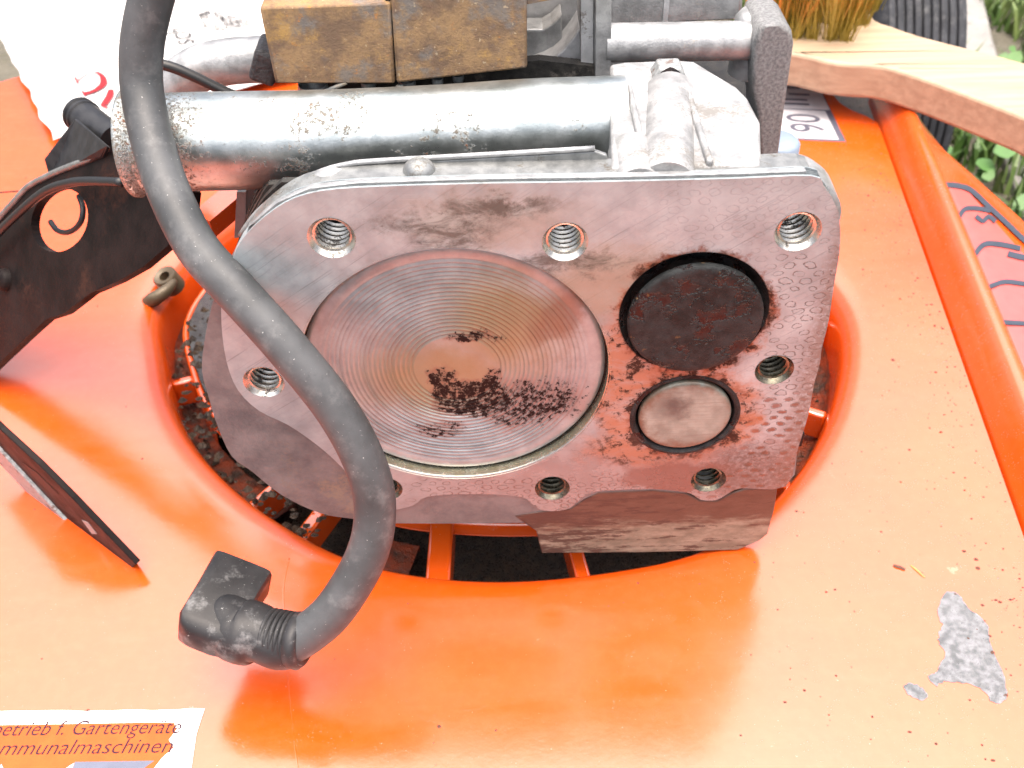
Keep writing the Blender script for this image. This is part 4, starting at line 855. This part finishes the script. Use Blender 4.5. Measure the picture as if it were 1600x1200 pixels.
for i, (a, b, s_) in enumerate(((334, 46, 'ihr an'), (352, 50, 'dir'), (352, 33, 'um'), (366, 46, 'nem'), (378, 44, 'kann'), (392, 42, 'lich'), (330, 24, '&')) ): text_mesh('lettering', s_, 8.5, TX(inv(a, b)), M_INK, pg)

# ------------------------------------------------------------------ wire brush resting on the raised edge
HZ = ZD+26.0
hp = [(1165, 45), (1166, 74), (1241, 83), (1309, 98), (1377, 103), (1433, 119), (1518, 150), (1600, 182), (1700, 222), (1700, 130), (1600, 97), (1490, 69), (1433, 54), (1396, 41), (1368, 30), (1330, -6), (1200, -20), (1165, 0)]
ho = fl(HZ, *hp)
br = root('wire_brush', PZ(1420, 110, HZ-14), 'brass wire brush with pale wooden handle lying on the raised orange edge', 'brush')
G().prism(spl2(ho, 3), FZ, HZ-14.5, HZ).done('handle', M_WOOD, br, bevel=1.6, seg=3, smooth=True)
rn = random.Random(9)
bases = [(x0+rn.uniform(-2, 2), y0-(x0-1250)*-.05) for x0 in (1190, 1216, 1243, 1270, 1297, 1320, 1343, 1362) for y0 in (10, 36, 60)]
bases = [(a, b) for a, b in bases if not (a > 1330 and b > 50) and not (a > 1350 and b > 30)]
for a, b in bases:
    p = PZ(a, b, HZ-.5); g = G(); lean = Vector((rn.uniform(-.12, .12), rn.uniform(-.15, .15), 1)).normalized()
    for _ in range(80):
        o = Vector((rn.gauss(0, 1.35), rn.gauss(0, 1.35), 0)); d = (lean+o*.07+Vector((rn.gauss(0, .09), rn.gauss(0, .09), 0))).normalized(); ln = rn.uniform(23, 29)
        bend = Vector((rn.gauss(0, 1), rn.gauss(0, 1), 0)); P = [p+o, p+o+d*ln*.5+bend*.5, p+o+d*ln+bend*1.6]
        for q in range(2):
            e = d.orthogonal().normalized()*.2; k = d.cross(e); g.add([P[q]+e, P[q]-e*.5+k*.87, P[q]-e*.5-k*.87, P[q+1]+e, P[q+1]-e*.5+k*.87, P[q+1]-e*.5-k*.87], [(0, 1, 4, 3), (1, 2, 5, 4), (2, 0, 3, 5)])
    mk('bristle_tuft', g.v, g.f, M_BRASS, br)

# ------------------------------------------------------------------ wheel behind the deck
wc = Vector((226, 408, GZ+100)); WR = 100
whl = root('wheel', (wc.x, wc.y, GZ), 'grey rubber wheel with grooved tread behind the orange deck', 'wheel')
pr = [(58, -21), (80, -23), (92, -22.5), (97, -20.5)]
x = -19.5
while x < 19: pr += [(99.2, x), (99.6, x+1.3), (99.2, x+2.6), (97.2, x+3.0), (97.2, x+4.0)]; x += 4.4
pr += [(97, 20.5), (92, 22.5), (80, 23), (58, 21)]
G().lathe(wc, (1, 0, 0), pr, 96).done('tyre', M_TYRE, whl, smooth=True, angle=30)
G().lathe(wc, (1, 0, 0), [(58.5, -21), (57, -16), (30, -12), (14, -16), (12, -20), (.01, -20)], 48).done('rim', M_PLASTIC, whl, smooth=True)
